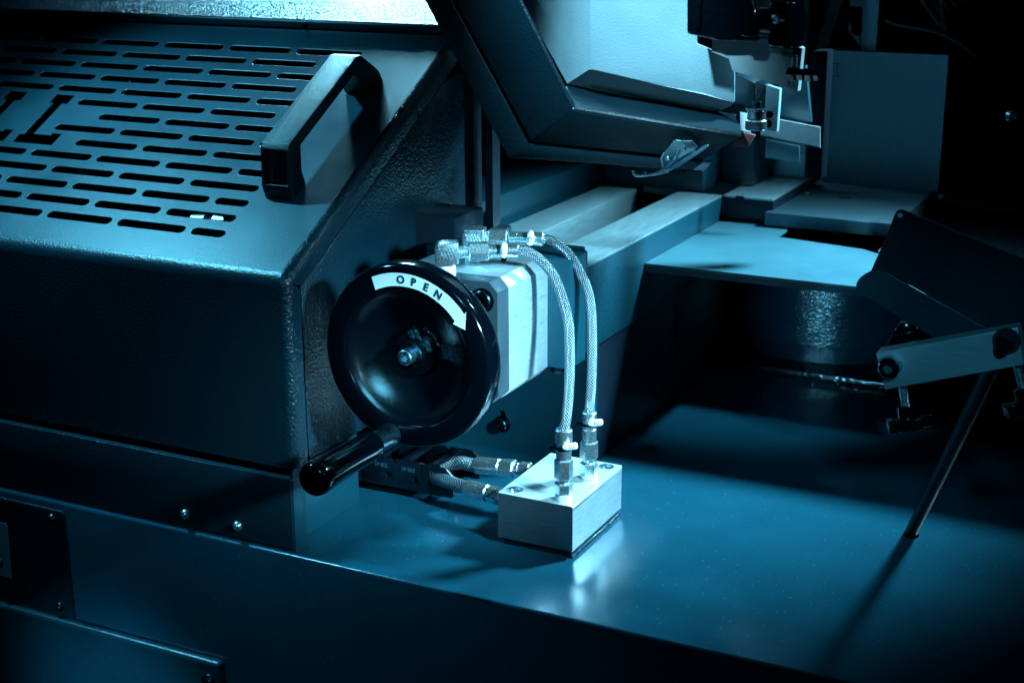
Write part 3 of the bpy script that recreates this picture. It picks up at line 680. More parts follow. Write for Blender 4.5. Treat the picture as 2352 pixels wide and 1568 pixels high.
# ------------------------------------------------------------------ vise pedestal and body behind the cylinder
ped = empty('vise_pedestal', (-0.87, 1.758, 0.0), 'painted upright vise pedestal with a black bolt in a slot, under the guide rails', 'pedestal')
pl = plate([(-1.04, 0.0002), (-0.7683, 0.0002), (-0.7683, 0.190), (-1.04, 0.190)], [stadium(-0.9091, 0.047, 0.026, 0.0115, vert=True)], 0.008, fm(1.762), 0.0006)
obj('front_plate', pl, PAINT, ped, smooth=20)
obj('body', box(-1.03, -0.770, 1.767, 2.05, 0.0005, 0.185), BLACKP, ped, smooth=0)
obj('bolt', socket_bolt((-0.9085, 1.7575, 0.0400), (0, -1, 0), 0.0098, 0.010), DKBOLT, ped)
obj('washer', lathe((-0.9085, 1.7575, 0.0400), (0, -1, 0), [(0, 0), (0, 0.0125), (0.0015, 0.0125), (0.0015, 0)], 28), DKBOLT, ped)
vb = empty('cylinder_mount', (-0.80, 1.592, 0.1915), 'dark painted steel mount block between the aluminium cylinder and the rails', 'mount block')
obj('body', box(-0.930, -0.7300, 1.5925, 1.641, 0.1915, 0.3300, 0.0012), CASTT, vb)
obj('neck', box(-0.900, -0.7660, 1.6415, 1.7185, 0.195, 0.318, 0.002), PAINT, vb)
obj('lug', lathe((-0.748, 1.650, 0.298), (0, 0, 1), [(0, 0), (0, 0.014), (0.028, 0.014), (0.0305, 0.012), (0.0305, 0)], 20), BLACKP, vb)
obj('bolt', hexnut((-0.752, 1.605, 0.1915), (-0.752, 1.605, 0.183), 0.009), DKBOLT, vb)
obj('side_block', box(-1.0, -0.925, 1.66, 1.74, 0.25, 0.352, 0.004), BLACKP, vb)

# ------------------------------------------------------------------ guide rails
rl = empty('guide_rail', (-0.8, 1.72, 0.17), 'front thick guide beam with a polished top, nearest the two looping hoses', 'guide rail', 'guide rails of the vise')
obj('beam', box(-0.8420, -0.7663, 1.7190, 2.2560, 0.172, 0.2870, 0.0015), CASTT, rl)
obj('ground_top', box(-0.8415, -0.7668, 1.7195, 2.2555, 0.2873, 0.2905, 0.0006), STEEL, rl, smooth=0)
rl = empty('guide_rail', (-0.94, 1.75, 0.25), 'middle bare steel guide rail with a bright edge, between the two painted beams', 'guide rail', 'guide rails of the vise')
obj('bar', box(-0.9750, -0.9113, 1.7600, 2.2480, 0.245, 0.2900, 0.0010), STEEL, rl)
rl = empty('guide_rail', (-1.05, 1.8, 0.17), 'rear painted beam with a pale edge, behind the slotted black bracket', 'guide rail', 'guide rails of the vise')
obj('beam', box(-1.10, -1.0, 1.80, 2.50, 0.20, 0.327, 0.0012), PAINT, rl)
obj('cross_block', box(-1.10, -0.995, 2.235, 2.33, 0.328, 0.395, 0.002), BLACKP, rl)
o = obj('rail_bed', box(-1.12, -0.77, 2.06, 2.70, 0.002, 0.235, 0.002), BLACKP); tag(o, 'black support box under the guide rails', 'support')
# slotted bracket
sb = empty('slotted_bracket', (-0.98, 1.83, 0.29), 'tall black bracket with a long open slot beside the cover wall', 'bracket')
obj('plate', plate([(-1.0065, 0.291), (-0.9595, 0.291), (-0.9595, 0.62), (-1.0065, 0.62)], [stadium(-0.980, 0.425, 0.215, 0.0175, vert=True)], 0.022, fm(1.842), 0.0004), BLACKP, sb, smooth=20)
obj('foot', box(-1.02, -0.95, 1.82, 1.87, 0.2905, 0.299, 0.001), BLACKP, sb)

# ------------------------------------------------------------------ vise jaw, step plate, shelf, corner plate
jb = empty('vise_jaw', (-0.86, 2.26, 0.291), 'dark painted jaw block standing on the rails under the saw head', 'vise jaw')
obj('block', box(-0.975, -0.8028, 2.262, 2.42, 0.2915, 0.3215, 0.0015), FRONT, jb)
xj = -0.8025
obj('side_face', prism([(-0.8026, 2.263, 0.2915), (-0.8026, 2.40, 0.2915), (-0.8026, 2.40, 0.46), (-0.8026, 2.263, 0.36)], (-0.03, 0, 0), 0.0015), PAINT, jb)
obj('rear_block', box(-0.80, -0.745, 2.345, 2.44, 0.2915, 0.46, 0.002), WALL, jb)
obj('jaw_plate', box(-0.80, -0.690, 2.455, 2.475, 0.2915, 0.42, 0.001), SHEETM, jb)
st = empty('step_plate', (-0.72, 2.25, 0.25), 'thick dark steel step with a ground top and a weld bead at its left end', 'steel step')
obj('body', box(-0.7655, -0.6820, 2.2555, 2.50, 0.2525, 0.2870, 0.001), BLACKP, st)
obj('ground_top', box(-0.7655, -0.6825, 2.2560, 2.4995, 0.2873, 0.2905, 0.0006), STEEL, st, smooth=0)
b = bmesh.new()
for k in range(16): bmesh.ops.create_icosphere(b, subdivisions=1, radius=random.uniform(0.002, 0.0032), matrix=Matrix.Translation((-0.7640, 2.2545, 0.254+0.034*k/15)))
for k in range(6): bmesh.ops.create_icosphere(b, subdivisions=1, radius=0.0025, matrix=Matrix.Translation((-0.742+0.002*k, 2.2555, 0.2895)))
obj('weld_bead', b, CAST, st, smooth=60)['kind'] = 'stuff'

sf = empty('table_sheet', (-0.6, 1.93, 0.249), 'pale painted flat sheet with a rectangular opening, over the round turntable', 'table sheet')
ho = [P(x, y, z=0.25) for x, y in ((1785, 544), (1815, 523), (2060, 545), (2060, 584))]
sheet = plate([(-0.7655, 1.9255), (0.06, 1.9255), (0.06, 1.99), (-0.487, 2.13), (-0.487, 2.62), (-0.68, 2.62), (-0.68, 2.2550), (-0.7655, 2.2550)], [[(p.x, p.y) for p in ho]], 0.003, pm((0, 0, 0.2485), (1, 0, 0), (0, 1, 0)), 0.0004)
obj('sheet', sheet, paint('paint_sheet', (0.0430, 0.1204, 0.1505), 0.30, 330, 0.0003, 0.35, dust=0.3), sf, smooth=20)
obj('light_block_sheet', box(-0.70, 0.25, 1.985, 2.80, 0.236, 0.2385), DARK, sf, smooth=0)  # added black sheet, darkens the opening and keeps key light off the table
obj('front_lip', box(-0.7655, 0.06, 1.9262, 1.9285, 0.238, 0.2462), PAINT, sf, smooth=0)
cp = empty('corner_plate', (-0.57, 2.25, 0.2505), 'bare steel corner plate, upright square sheet on a drilled thick base', 'corner plate')
cz = 0.2725; fl = P(1758.7, 488.3, z=cz); br = P(1870, 416, z=cz); fr = P(2034, 520, z=cz); bk = P(2165, 430, z=cz)
cx0, cx1, cy0, cy1 = fl.x, -0.487, fl.y, br.y
hl = [P(x, y, z=cz) for x, y in ((1852, 446), (1940, 454), (1976, 424), (2064, 430))]
obj('base_plate', plate([(cx0, cy0), (cx1, cy0), (cx1, cy1+0.03), (cx0, cy1+0.03)], [circle(p.x, p.y, 0.0105, 20) for p in hl], 0.0195, pm((0, 0, cz-0.0100), (1, 0, 0), (0, 1, 0)), 0.0008), SHEETM, cp, smooth=20)
for p in hl:
    obj('bolt_hole', lathe((p.x, p.y, cz-0.012), (0, 0, 1), [(0, 0), (0, 0.0095), (0.0118, 0.0101), (0.0124, 0.0112), (0.0121, 0.0116)], 24), CHROME, cp)
    obj('hole_shade', lathe((p.x, p.y, cz-0.0115), (0, 0, 1), [(0, 0), (0, 0.0093), (0.0002, 0.0093), (0.0002, 0)], 20), DARK, cp)  # black disc stands in for the shade inside the hole
yb_ = cy1-0.004
ul, ur, bl_, br_ = P(1905, 116.4, y=yb_), P(2180.5, 127, y=yb_), P(1889.5, 409.4, y=yb_), P(2155, 431.6, y=yb_)
xa, xb, zt = bl_.x, br_.x, ul.z
up = obj('upright_plate', plate([(xa, cz+0.0002), (xb, cz+0.0002), (xb, zt), (xa, zt)], [], 0.004, fm(yb_+0.002), 0.0005), SHEETM, cp, smooth=20)
q0, q1 = P(1911, 145, y=yb_), P(1929, 177, y=yb_)
b = box(q0.x, q0.x+0.0014, yb_-0.0008, yb_, q1.z, q0.z)
box(q0.x, q1.x, yb_-0.0008, yb_, q0.z-0.0014, q0.z, bm=b); box(q0.x, q1.x, yb_-0.0008, yb_, q1.z, q1.z+0.0014, bm=b); box((q0.x+q1.x)/2+0.0018, (q0.x+q1.x)/2+0.0032, yb_-0.0008, yb_, q1.z+0.003, q0.z-0.001, bm=b)
obj('stamped_mark', b, DARK, up, smooth=0)
pt = empty('square_post', ((ul.x+0.06), yb_+0.05, cz), 'bare square steel post rising behind the upright corner plate', 'post')
pa, pb, pc = P(1979, 60, y=yb_+0.02), P(2016, 60, y=yb_+0.02), P(2034, 60, y=yb_+0.02)
obj('tube', box(pa.x, pb.x, yb_+0.02, yb_+0.07, cz, 1.1, 0.001), SHEETM, pt)

# ------------------------------------------------------------------ turntable drum and its plate
tt = empty('turntable', (-0.66, 2.47, 0.0), 'dark glossy round turntable drum on a flat welded base plate', 'turntable')
obj('base_plate', box(-0.862, -0.40, 2.256, 2.78, 0.0, 0.014, 0.0015), CAST, tt)
obj('drum', lathe((-0.640, 2.500, 0.0142), (0, 0, 1), [(0, 0), (0, 0.192), (0.016, 0.193), (0.030, 0.195), (0.031, 0.203), (0.150, 0.203), (0.152, 0.200), (0.160, 0.200), (0.162, 0.203), (0.2308, 0.203), (0.2308, 0)], 96), paint('paint_drum', (0.0010, 0.009, 0.016), 0.17, 260, 0.0005, 0.5, dust=0), tt, smooth=40)
b = bmesh.new()
for k in range(90): bmesh.ops.create_icosphere(b, subdivisions=1, radius=random.uniform(0.0016, 0.003), matrix=Matrix.Translation((-0.862+0.46*k/89, 2.2555, 0.0018)))
obj('weld_bead', b, CAST, tt, smooth=60)['kind'] = 'stuff'
tc_ = empty('clamp_lug', (-0.78, 2.14, 0.0), 'small dark clamp lug with a round knob left of the turntable drum', 'clamp lug')
q = P(1580, 672, y=2.30)
obj('knob', lathe((q.x, q.y-0.01, q.z), (0, 1, 0), [(0, 0), (0, 0.010), (0.002, 0.013), (0.014, 0.013), (0.014, 0)], 24), GLOSS, tc_)
obj('bracket', box(q.x-0.012, q.x+0.03, q.y+0.005, q.y+0.02, 0.10, q.z+0.03, 0.002), FRONT, tc_)
q = P(1470, 782, z=0.06)
obj('foot', box(-0.770, q.x+0.01, q.y, q.y+0.05, 0.048, 0.060, 0.004), PAINT, tc_)

# ------------------------------------------------------------------ saw head: dark lower shell
sh = empty('saw_head_shell', (-0.85, 1.86, 0.39), 'dark painted folded shell of the saw head with a spring latch, hanging over the rails', 'saw head cover')
YN, YB = 1.690, 1.735
c0, c1, c2 = P(1186, -12, y=YN), P(1317, 250.6, y=YN), P(1702, 314, y=YN)
b0, b1, b2 = P(1030, -12, y=YB), P(1213, 330, y=YB), P(1617, 371, y=YB)
b0 = on3(1030, -12, c0, c1, b1); b2 = on3(1617, 371, c1, c2, b1)
a0, a1, a2 = P(968, -12, y=YB+0.001), P(1167, 362, y=YB+0.001), P(1590, 391, y=YB+0.001)
def ext(p, q, k): return q+(q-p)*k
c0x, b0x, a0x = ext(c1, c0, 0.9), ext(b1, b0, 0.5), ext(a1, a0, 0.5)
IN = V((0, 0.004, 0))
g1 = on3(1220, 325, c0, c1, b1); g0 = on3(1038, -12, c0, c1, b1); g1b = on3(1222, 327, c1, c2, b1); g2 = on3(1619, 366, c1, c2, b1)
b0x = ext(g1, g0, 0.9)
obj('left_chamfer', prism([b0x, c0x, c1, g1], V((0.004, 0.003, 0)), 0.0012), ARMP, sh, smooth=30)
obj('lower_chamfer', prism([g1b, c1, c2, g2], V((0, 0.003, 0.004)), 0.0012), ARMP, sh, smooth=30)
obj('left_lip', prism([on3(790, -350, a1, a1+V((0, 0, 1)), a1+(c2-c1)), on3(844, -350, a1, a1+V((0, 0, 1)), a1+(c2-c1)), on3(1213, 330, a1, a1+V((0, 0, 1)), a1+(c2-c1)), a1], (0, 0.004, 0), 0.001), ARMP, sh, smooth=30)
obj('lower_lip', prism([a1, b1+V((0, .001, 0)), b2+V((0, .001, 0)), a2], (0, 0.004, 0), 0.001), ARMP, sh, smooth=30)
s1_ = P(1296, 196, y=1.82); s2_, s3_ = on3(1684, 262, c1, c2, s1_), on3(1700, 290, c1, c2, s1_)
obj('seam_shade_sheet', prism([on3(x, y, a1+V((0, .02, 0)), a1+V((0, .02, 1)), a1+V((0, .02, 0))+(c2-c1)) for x, y in ((800, -350), (880, -350), (1235, 322), (1616, 366), (1600, 380), (1200, 345))], (0, 0.002, 0)), DARK, sh, smooth=0)  # added black sheet, draws the shadow line of the seam
obj('top_shelf', prism([c1+V((0, 0.001, 0)), c2+V((0, 0.001, 0)), s3_, s2_, s1_], V((0, 0, -0.003))), ARMP, sh, smooth=0)
obj('rear_sheet', prism([P(1215, 250, y=1.83), P(1300, 205, y=1.83), P(1690, 264, y=1.83), P(1600, 372, y=1.83), P(1215, 335, y=1.83)], (0, 0.004, 0)), ARMP, sh, smooth=0)
b = bmesh.new()
for k in range(12):
    p = P(1301+16*k/11, 203+47*k/11, y=YN+0.03*(1-k/11)); bmesh.ops.create_icosphere(b, subdivisions=1, radius=random.uniform(0.0012, 0.0021), matrix=Matrix.Translation(p))
obj('weld_bead', b, LIGHTP, sh, smooth=60)['kind'] = 'stuff'  # pale beads here stand in for the lit highlight along the edge
q = [P(x, y, z=0.415) for x, y in ((1430, 372), (1638, 372), (1612, 396), (1430, 385))]
obj('bottom_tab', prism(q, (0, 0, 0.0025)), ARMP, sh, smooth=0)
# toggle latch
dn = (c2-c1).normalized(); fcn = (c2-c1).cross(b1-c1).normalized()
if fcn.dot(CAM-c1) < 0: fcn = -fcn
def onf(px, py, h=0.0):
    d = RT*(px-1176)-UP*(py-784)+FW*F_PX; t = ((c1+fcn*h-CAM).dot(fcn))/d.dot(fcn); return CAM+d*t
lat = empty('toggle_latch', onf(1560, 340), 'bright steel toggle latch with a curved wire loop under the dark shell', 'latch')
obj('base_plate', prism([onf(x, y, 0.001) for x, y in ((1528, 350), (1548, 322), (1590, 322), (1604, 336), (1570, 368), (1536, 372))], fcn*0.002, 0.0005), LATCH, lat)
obj('lever', prism([onf(x, y, 0.014) for x, y in ((1527, 348), (1553, 320), (1566, 322), (1580, 340), (1596, 345), (1606, 352), (1554, 378), (1542, 385), (1531, 376))], fcn*0.0016, 0.0004), LATCH, lat)
obj('lever_side', prism([onf(x, y, 0.0035) for x, y in ((1527, 350), (1534, 376), (1542, 383), (1538, 385), (1529, 378), (1524, 350))], fcn*0.011, 0.0004), LATCH, lat)
th = [onf(*q) for q in ((1540, 386, 0.018), (1546, 378, 0.020), (1604, 351, 0.020), (1622, 343, 0.022), (1629, 338, 0.024), (1626, 331, 0.024), (1616, 331, 0.022), (1600, 340, 0.018), (1590, 345, 0.016))]
obj('thumb_tab', prism([onf(x, y, 0.019) for x, y in ((1541, 387), (1552, 376), (1598, 347), (1612, 336), (1624, 331), (1628, 333), (1622, 340), (1606, 352), (1556, 384))], fcn*0.0022, 0.0006), LATCH, lat)
for px, py, r in ((1558, 347, 0.0028), (1573, 341, 0.0024), (1535, 365, 0.0042)):
    obj('rivet', lathe(onf(px, py, 0.0158), fcn, [(0, 0), (0, r), (0.0014, r*0.9), (0.0022, r*0.5), (0.0022, 0)], 18), CHROME, lat)
b = tube(smoothpath([onf(1558, 348, 0.019), onf(1548, 366, 0.022), onf(1525, 388, 0.020), onf(1498, 401, 0.014), onf(1470, 404, 0.006), onf(1458, 402, 0.002), onf(1454, 390, 0.0)], 6), 0.0016, 10)
tube(smoothpath([onf(1566, 372, 0.006), onf(1555, 382, 0.010), onf(1530, 395, 0.010), onf(1500, 402, 0.006), onf(1486, 400, 0.0), onf(1480, 392, -0.002)], 6), 0.0013, 10, b)
obj('wire_loop', b, CHROME, lat)

# ------------------------------------------------------------------ saw head: pale upper housing
hs = empty('saw_head_housing', (-0.8, 1.95, 0.5), 'pale textured housing of the saw head, above the dark shell', 'saw head housing')
YH = 1.765
fp = [(1354, -300), (1354, 159), (1468, 185.5), (1610, 215.5), (1686.5, 235), (1687, 163), (1679, 132.5), (1647, 120), (1600, 100), (1590, -300)]
obj('front_panel', prism([P(x, y, y=YH) for x, y in fp], (0, 0.004, 0), 0.0015), LIGHTP, hs, smooth=30)
e = 0.0012
lo = [(1303, 193), (1363, 205), (1643, 261), (1679, 243)]
h0, h1, h2 = P(1354, 159.5, y=YH+e), P(1686, 235.5, y=YH+e), P(1363, 205, y=YH+0.055)
L_ = [h0, on3(1468, 186, h0, h1, h2), on3(1610, 216, h0, h1, h2), h1, on3(1679, 243, h0, h1, h2), on3(1643, 261, h0, h1, h2), h2, on3(1303, 192.5, h0, h1, h2)]
obj('lower_chamfer', prism(L_, V((0, 0.002, 0.003))), LIGHTP, hs, smooth=0)
obj('left_facet', prism([P(1354, -300, y=YH+e), P(1354, 159, y=YH+e), L_[-1], on3(1030, -300, P(1354, -30, y=YH+e), h0, L_[-1])], V((0.002, 0.003, 0))), LIGHTP, hs, smooth=0)

# black cast guide clamp, star knob, guide plate
ccl = empty('guide_clamp', (-0.65, 1.85, 0.55), 'glossy black cast clamp with ribs in front of the pale housing', 'clamp')
YC = 1.705
cp_ = [P(x, y, y=YC) for x, y in ((1577, -140), (1577, 78), (1640, 92), (1650, 97), (1737, 96), (1747, 76), (1715, -140))]
obj('casting', prism(cp_, (0, 0.055, 0), 0.004, 3), CAST, ccl, smooth=40)
b = prism([P(1594, -30, y=YC-0.004), P(1594, 66, y=YC-0.004), P(1606, 72, y=YC-0.004), P(1612, -30, y=YC-0.004)], (0, 0.006, 0), 0.002)
obj('rib', b, CAST, ccl, smooth=40)
b = prism([P(1686, -30, y=YC-0.010), P(1698, 84, y=YC-0.010), P(1735, 88, y=YC-0.010), P(1740, 72, y=YC-0.010), P(1722, -30, y=YC-0.010)], (0, 0.012, 0), 0.003)
obj('rib', b, CAST, ccl, smooth=40)
kb = empty('star_knob', P(1770, 53, y=YC+0.01), 'black lobed star knob on a short threaded stud at the cast clamp', 'star knob', 'lobed clamping knobs')
kc = P(1747, 53, y=YC+0.012); kd = V((0.93, -0.12, 0.0)).normalized()
obj('stud', thread(kc-kd*0.02, kc+kd*0.002, 0.0062, 0.0025), CHROME, kb)
obj('hub', lathe(kc, kd, [(0, 0), (0, 0.0165), (0.002, 0.018), (0.026, 0.0185), (0.026, 0)], 32), GLOSS, kb)
def star(c, ax, r, lobes, t):
    u, v, a = frame(ax); pts = []
    n = lobes*10
    for k in range(n):
        q = 2*math.pi*k/n; rr = r*(0.83+0.17*math.cos(lobes*q)); pts.append(c+(u*math.cos(q)+v*math.sin(q))*rr)
    return prism(pts, a*t, 0.002, 3)
obj('lobed_head', star(kc+kd*0.0255, kd, 0.040, 5, 0.020), GLOSS, kb, smooth=40)
gp = gb = empty('blade_guide', P(1770, 200, y=1.80), 'pale flat guide arm with two upright slots and two stacked bearing rollers beneath it', 'blade guide')
YG = 1.728
gpp = [P(x, y, y=YG) for x, y in ((1640, 60), (1640, 118), (1648, 121), (1679, 134), (1687.5, 162), (1800, 196), (1835, 207), (1845, 111), (1811, 93), (1760, 60))]
ctr = P(1740, 130, y=YG); Mg = fm(YG)
hol = []
for px, y0, y1, hw_ in ((1822.5, 116, 196, 2.4), (1834, 121, 200, 2.2)):
    a_, c_ = P(px, y0, y=YG), P(px-3, y1, y=YG); hol.append(stadium((a_.x+c_.x)/2, (a_.z+c_.z)/2, (a_.z-c_.z), 0.0032, vert=True))
obj('guide_arm', plate([(p.x, p.z) for p in gpp], hol, 0.012, Mg @ Matrix.Translation((0, 0, 0)), 0.0006), GUIDE, gp, smooth=20)
ga = P(1815, 168, y=YG-0.006); b = bmesh.new()
for s0, s1__, r in ((0, 0.010, 0.0098), (0.011, 0.020, 0.0085), (0.021, 0.030, 0.0095), (0.031, 0.038, 0.0080)):
    hexnut(ga+V((s0, -0.008, 0)), ga+V((s1__, -0.008-0.1*(s1__-s0), 0)), r*0.88, b)
obj('lock_nuts', b, GLOSS, gp)
obj('block', prism([P(x, y, y=1.802) for x, y in ((1688, 170), (1733, 190), (1733, 241), (1684, 238))], (0, 0.03, 0), 0.001), FRONT, gb)
obj('rough_block', prism([P(x, y, y=1.801) for x, y in ((1734, 188), (1759, 196), (1757, 242), (1733, 241))], (0, 0.03, 0), 0.001), WALL, gb)
obj('pale_plate', prism([P(x, y, y=1.80) for x, y in ((1760, 195), (1791, 205), (1784, 303), (1754, 298), (1757, 244))], (0, 0.01, 0), 0.0006), LIGHTP, gb)
for px, py in ((1768, 263), (1765.5, 285)):
    q = P(px, py, y=1.7997); obj('oval_hole', lathe(q, (0, -1, 0), [(0, 0), (0, 0.0045), (0.0003, 0.0045), (0.0003, 0)], 18), DARK, gb)
rc = P(1737, 275, y=1.785); Z = V((0, 0, 1)); sc0 = 0.000545
obj('bearing_roller', lathe(rc+Z*0.0012, Z, [(0, 0), (0, 0.0118), (0.010, 0.0118), (0.0112, 0.0135), (0.0128, 0.0135), (0.0128, 0)], 32), CHROME, gb, smooth=30)
obj('bearing_roller', lathe(rc-Z*0.0125, Z, [(0, 0), (0, 0.0125), (0.0015, 0.0135), (0.0115, 0.0135), (0.0127, 0.0125), (0.0127, 0)], 32), CHROME, gb, smooth=30)
obj('bolt', hexnut(rc+Z*0.014, rc+Z*0.023, 0.0062), DKBOLT, gb)
obj('nut', lathe(rc-Z*0.0225, Z, [(0, 0), (0, 0.0058), (0.0095, 0.0062), (0.0095, 0)], 20), DKBOLT, gb)
# blade
bl = empty('saw_blade', P(1820, 300, y=1.88), 'pale band saw blade with fine teeth, right of the guide rollers', 'saw blade')
pa_, pb_ = P(1700, 258, y=1.88), P(1884, 292, y=1.88); qa, qb = P(1700, 300, y=1.88), P(1884, 338, y=1.88)
b = bmesh.new(); n = 64; top = [pa_.lerp(pb_, k/n) for k in range(n+1)]; bot = []
for k in range(n+1): bot.append(qa.lerp(qb, k/n)+V((0, 0, 0.0016 if k % 2 else -0.0012)))
vt = [b.verts.new(p) for p in top]; vb_ = [b.verts.new(p) for p in bot]; vt2 = [b.verts.new(p+V((0, .0012, 0))) for p in top]; vb2 = [b.verts.new(p+V((0, .0012, 0))) for p in bot]
for k in range(n):
    b.faces.new((vt[k], vt[k+1], vb_[k+1], vb_[k])); b.faces.new((vt2[k+1], vt2[k], vb2[k], vb2[k+1])); b.faces.new((vb_[k], vb_[k+1], vb2[k+1], vb2[k])); b.faces.new((vt[k+1], vt[k], vt2[k], vt2[k+1]))
obj('band', b, metal('blade_steel', (0.90, 0.95, 0.98), 0.42, (0.05, 1, 1), 300, 0.2, 0.1, metallic=0.3), bl, smooth=0)
obj('back_cover', prism([P(x, y, y=1.92) for x, y in ((1790, 190), (1850, 150), (1862, 282), (1780, 262))], (0, 0.01, 0), 0.001), PAINT, bl)
o = obj('chip_deflector', prism([P(x, y, y=1.76) for x, y in ((1700, 302), (1734, 311), (1716, 339), (1681, 333))], (0.0, 0.006, 0.0), 0.001), RED); tag(o, 'small dull red rubber piece below the guide rollers', 'rubber deflector')
o = obj('chip_guard', prism([P(x, y, y=2.2) for x, y in ((1759, 320), (1836, 336), (1836, 372), (1757, 362))], (0, 0.004, 0), 0.001), SHEETM); tag(o, 'thin steel plate hanging just under the saw blade', 'steel plate')

# ------------------------------------------------------------------ right side: black guard, clamp bar, lever rod, star-knob screws
YR = 1.52
bgd = empty('black_guard', P(2060, 640, y=YR), 'black sheet guard with a rounded corner and folded lip at the right', 'guard')
obj('sheet', prism([P(x, y, y=YR) for x, y in ((1999, 625), (2030, 555), (2056, 490), (2061, 484), (2068, 481.5), (2076, 482.5), (2362, 598), (2900, 815), (2900, 1040), (2264, 752), (2090, 655))], (0, 0.003, 0), 0.0005), BLACKP, bgd, smooth=20)  # unseen right end drawn out long to shade the table
q = P(2067, 495, y=YR-0.0008); obj('rivet', lathe(q, (0, -1, 0), [(0, 0), (0, 0.0026), (0.0010, 0.0022), (0.0010, 0)], 16), LABELP, bgd)
obj('folded_lip', prism([P(x, y, y=YR-0.006) for x, y in ((1966, 660), (1967, 650), (1974, 639), (1985, 630), (1999, 622.5), (2015, 622.5), (2037, 628), (2264, 753), (2240, 812), (2142, 774), (1966, 668))], (0, 0.0025, 0), 0.0005), FRONT, bgd, smooth=20)
obj('stay', prism([P(x, y, y=YR+0.01) for x, y in ((2066, 740), (2110, 750), (2060, 815), (2025, 805))], (0, 0.01, 0), 0.001), BLACKP, bgd)
obj('pivot', lathe(P(2082, 768, y=YR-0.005), (0.3, -1, 0), [(0, 0), (0, 0.013), (0.004, 0.013), (0.006, 0.009), (0.006, 0)], 28), GLOSS, bgd)
YBR = 1.47
cb = empty('clamp_bar', P(2180, 830, y=YBR), 'bare aluminium clamp bar with a black socket bolt, lower right', 'clamp bar')
f4 = [(2011, 810), (2337, 752), (2352, 838), (2032, 895)]
p4 = [P(x, y, y=YBR) for x, y in f4]
dy = P(2022, 796, y=YBR+0.018)-P(2011, 810, y=YBR)
obj('bar', prism(p4, V((0.000, 0.022, 0.0)), 0.0010), metal('dull_aluminium', (0.22, 0.36, 0.42), 0.42, (0.03, 1, 1), 900, 0.2, 0.2, metallic=0.4), cb, smooth=20)
q = P(2047, 838, y=YBR)
hb_ = obj('bolt', socket_bolt(q-V((0, 0.0002, 0)), (0, -1, 0), 0.0108, 0.014), GLOSS, cb)
obj('knurled_collar', lathe(q-V((0, 0.0003, 0)), (0, -1, 0), [(0, 0), (0, 0.0112), (0.008, 0.0112), (0.008, 0)], 36), metal('knurl', (0.3, 0.5, 0.6), 0.4, scale=900, bump=1), cb, smooth=0)
q = P(2312, 783, y=YBR-0.0004); obj('socket', lathe(q, (0, -1, 0), [(0, 0), (0, 0.0135), (0.0004, 0.0135), (0.0004, 0)], 28), BLACKP, cb)
rt, rbm = P(2309, 785, y=YBR-0.004), P(2093, 1222, z=0.004)
o = empty('lever_rod', rbm, 'long dark round steel rod leaning from the clamp bar down to the painted top', 'rod')
dd = (rbm-rt); rts = rt
obj('shaft', cyl(rts, rbm, 0.0088, 0.0078, 24, ch=0.001), metal('rod_steel', (0.003, 0.010, 0.017), 0.42, (1, 1, 1), 160, 0.3, 0.1), o)
obj('foot', lathe(rbm-V((0, 0, 0.004)), (0, 0, 1), [(0, 0), (0, 0.0095), (0.003, 0.0092), (0.003, 0)], 24), DARK, o)
b = lathe(P(2064, 1310, z=0.0005), (0, 0, 1), [(0, 0.0175), (0.0006, 0.0170), (0.0006, 0.0140), (0, 0.0135)], 32)
def screwknob(px0, py0, px1, py1, y, label):
    a, c = P(px0, py0, y=y), P(px1, py1, y=y-0.004); d = (c-a).normalized()
    t = empty('knob_screw', a, label, 'knob screw', 'threaded screws with star knobs')
    obj('threaded_rod', thread(a, c, 0.0046, 0.0018), ZINC, t)
    obj('knob_hub', lathe(c, d, [(-0.006, 0), (-0.006, 0.0095), (0.020, 0.0105), (0.020, 0)], 24), GLOSS, t)
    obj('star_head', star(c+d*0.006, d, 0.026, 5, 0.012), GLOSS, t, smooth=40)
    return t
screwknob(2072, 880, 2082, 945, 1.485, 'left knob screw hanging under the aluminium clamp bar')
screwknob(2336, 838, 2352, 905, 1.485, 'right knob screw hanging under the aluminium clamp bar, cut by the frame edge')

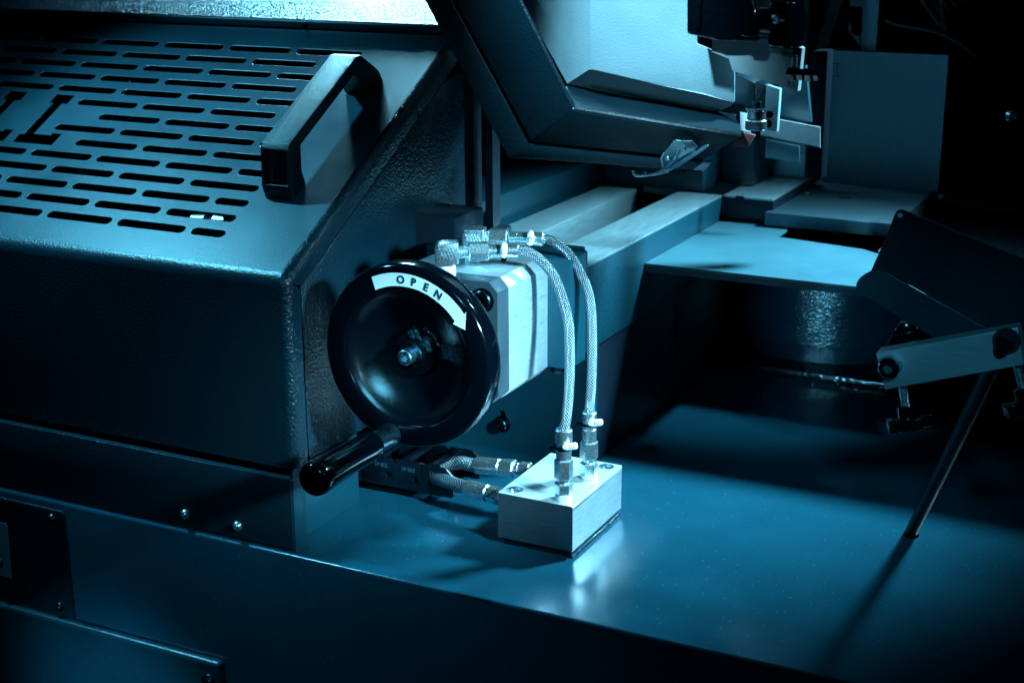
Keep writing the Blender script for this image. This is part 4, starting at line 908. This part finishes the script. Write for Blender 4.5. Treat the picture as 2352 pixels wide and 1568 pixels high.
# ------------------------------------------------------------------ dim machine parts far behind
o = obj('guide_column', prism([P(x, y, y=2.02) for x, y in ((1867, 117), (1902, 117), (1886, 412), (1852, 408))], (0, 0.03, 0), 0.002), DARK); tag(o, 'black upright machine column left of the upright steel plate', 'column')
o = obj('rear_column', box(-0.86, -0.78, 2.75, 2.85, 0.0, 1.3, 0.003), BLACKP); tag(o, 'black machine column behind the saw blade', 'column')
o = empty('rear_machine', (-0.5, 3.0, 0.0), 'dark machine parts at the top right, with thin parallel fins and a sagging hose line', 'machine part')
YQ = 2.9
obj('fin_bracket', prism([P(x, y, y=YQ) for x, y in ((2150, -20), (2160, -20), (2176, 80), (2160, 62))], (0, 0.01, 0)), PAINT, o)
for x0, x1, y1, r in ((2112, 2160, 62, 0.0042), (2136, 2164, 34, 0.0013), (2158, 2180, 26, 0.0013), (2180, 2196, 16, 0.0013), (2206, 2214, 5, 0.0013)):
    obj('fin', cyl(P(x0-8, -16, y=YQ), P(x1, y1, y=YQ), r, seg=10), ZINC if r > 0.002 else GUIDE, o)
obj('hose_line', tube(smoothpath([P(x, y, y=YQ) for x, y in ((2034, 48), (2052, 56), (2090, 64), (2140, 72), (2180, 88), (2215, 110), (2240, 132))], 5), 0.0028, 10), GUIDE, o)
obj('upright', prism([P(x, y, y=2.8) for x, y in ((1912, -15), (1940, -15), (1905, 100), (1895, 130), (1860, 150))], (0, 0.02, 0)), FRONT, o)
obj('bracket', prism([P(x, y, y=2.8) for x, y in ((1952, -15), (1986, -15), (1984, 16), (1952, 14))], (0, 0.02, 0)), LIGHTP, o)
obj('gusset', prism([P(x, y, y=2.8) for x, y in ((1948, 55), (1956, 56), (1956, 78), (1976, 84), (1976, 108), (1949, 72))], (0, 0.02, 0)), LIGHTP, o)
o = empty('rear_glint', P(2320, 260, y=2.6), 'small bright fitting put in for a glint at the right edge', 'glint stand-in')
obj('fitting', lathe(P(2323, 268, y=2.60), (0.3, -1, 0.1), [(0, 0), (0, 0.009), (0.006, 0.011), (0.014, 0.007), (0.014, 0)], 16), CHROME, o)  # chrome piece added for a lone glint in the dark, no motor behind it
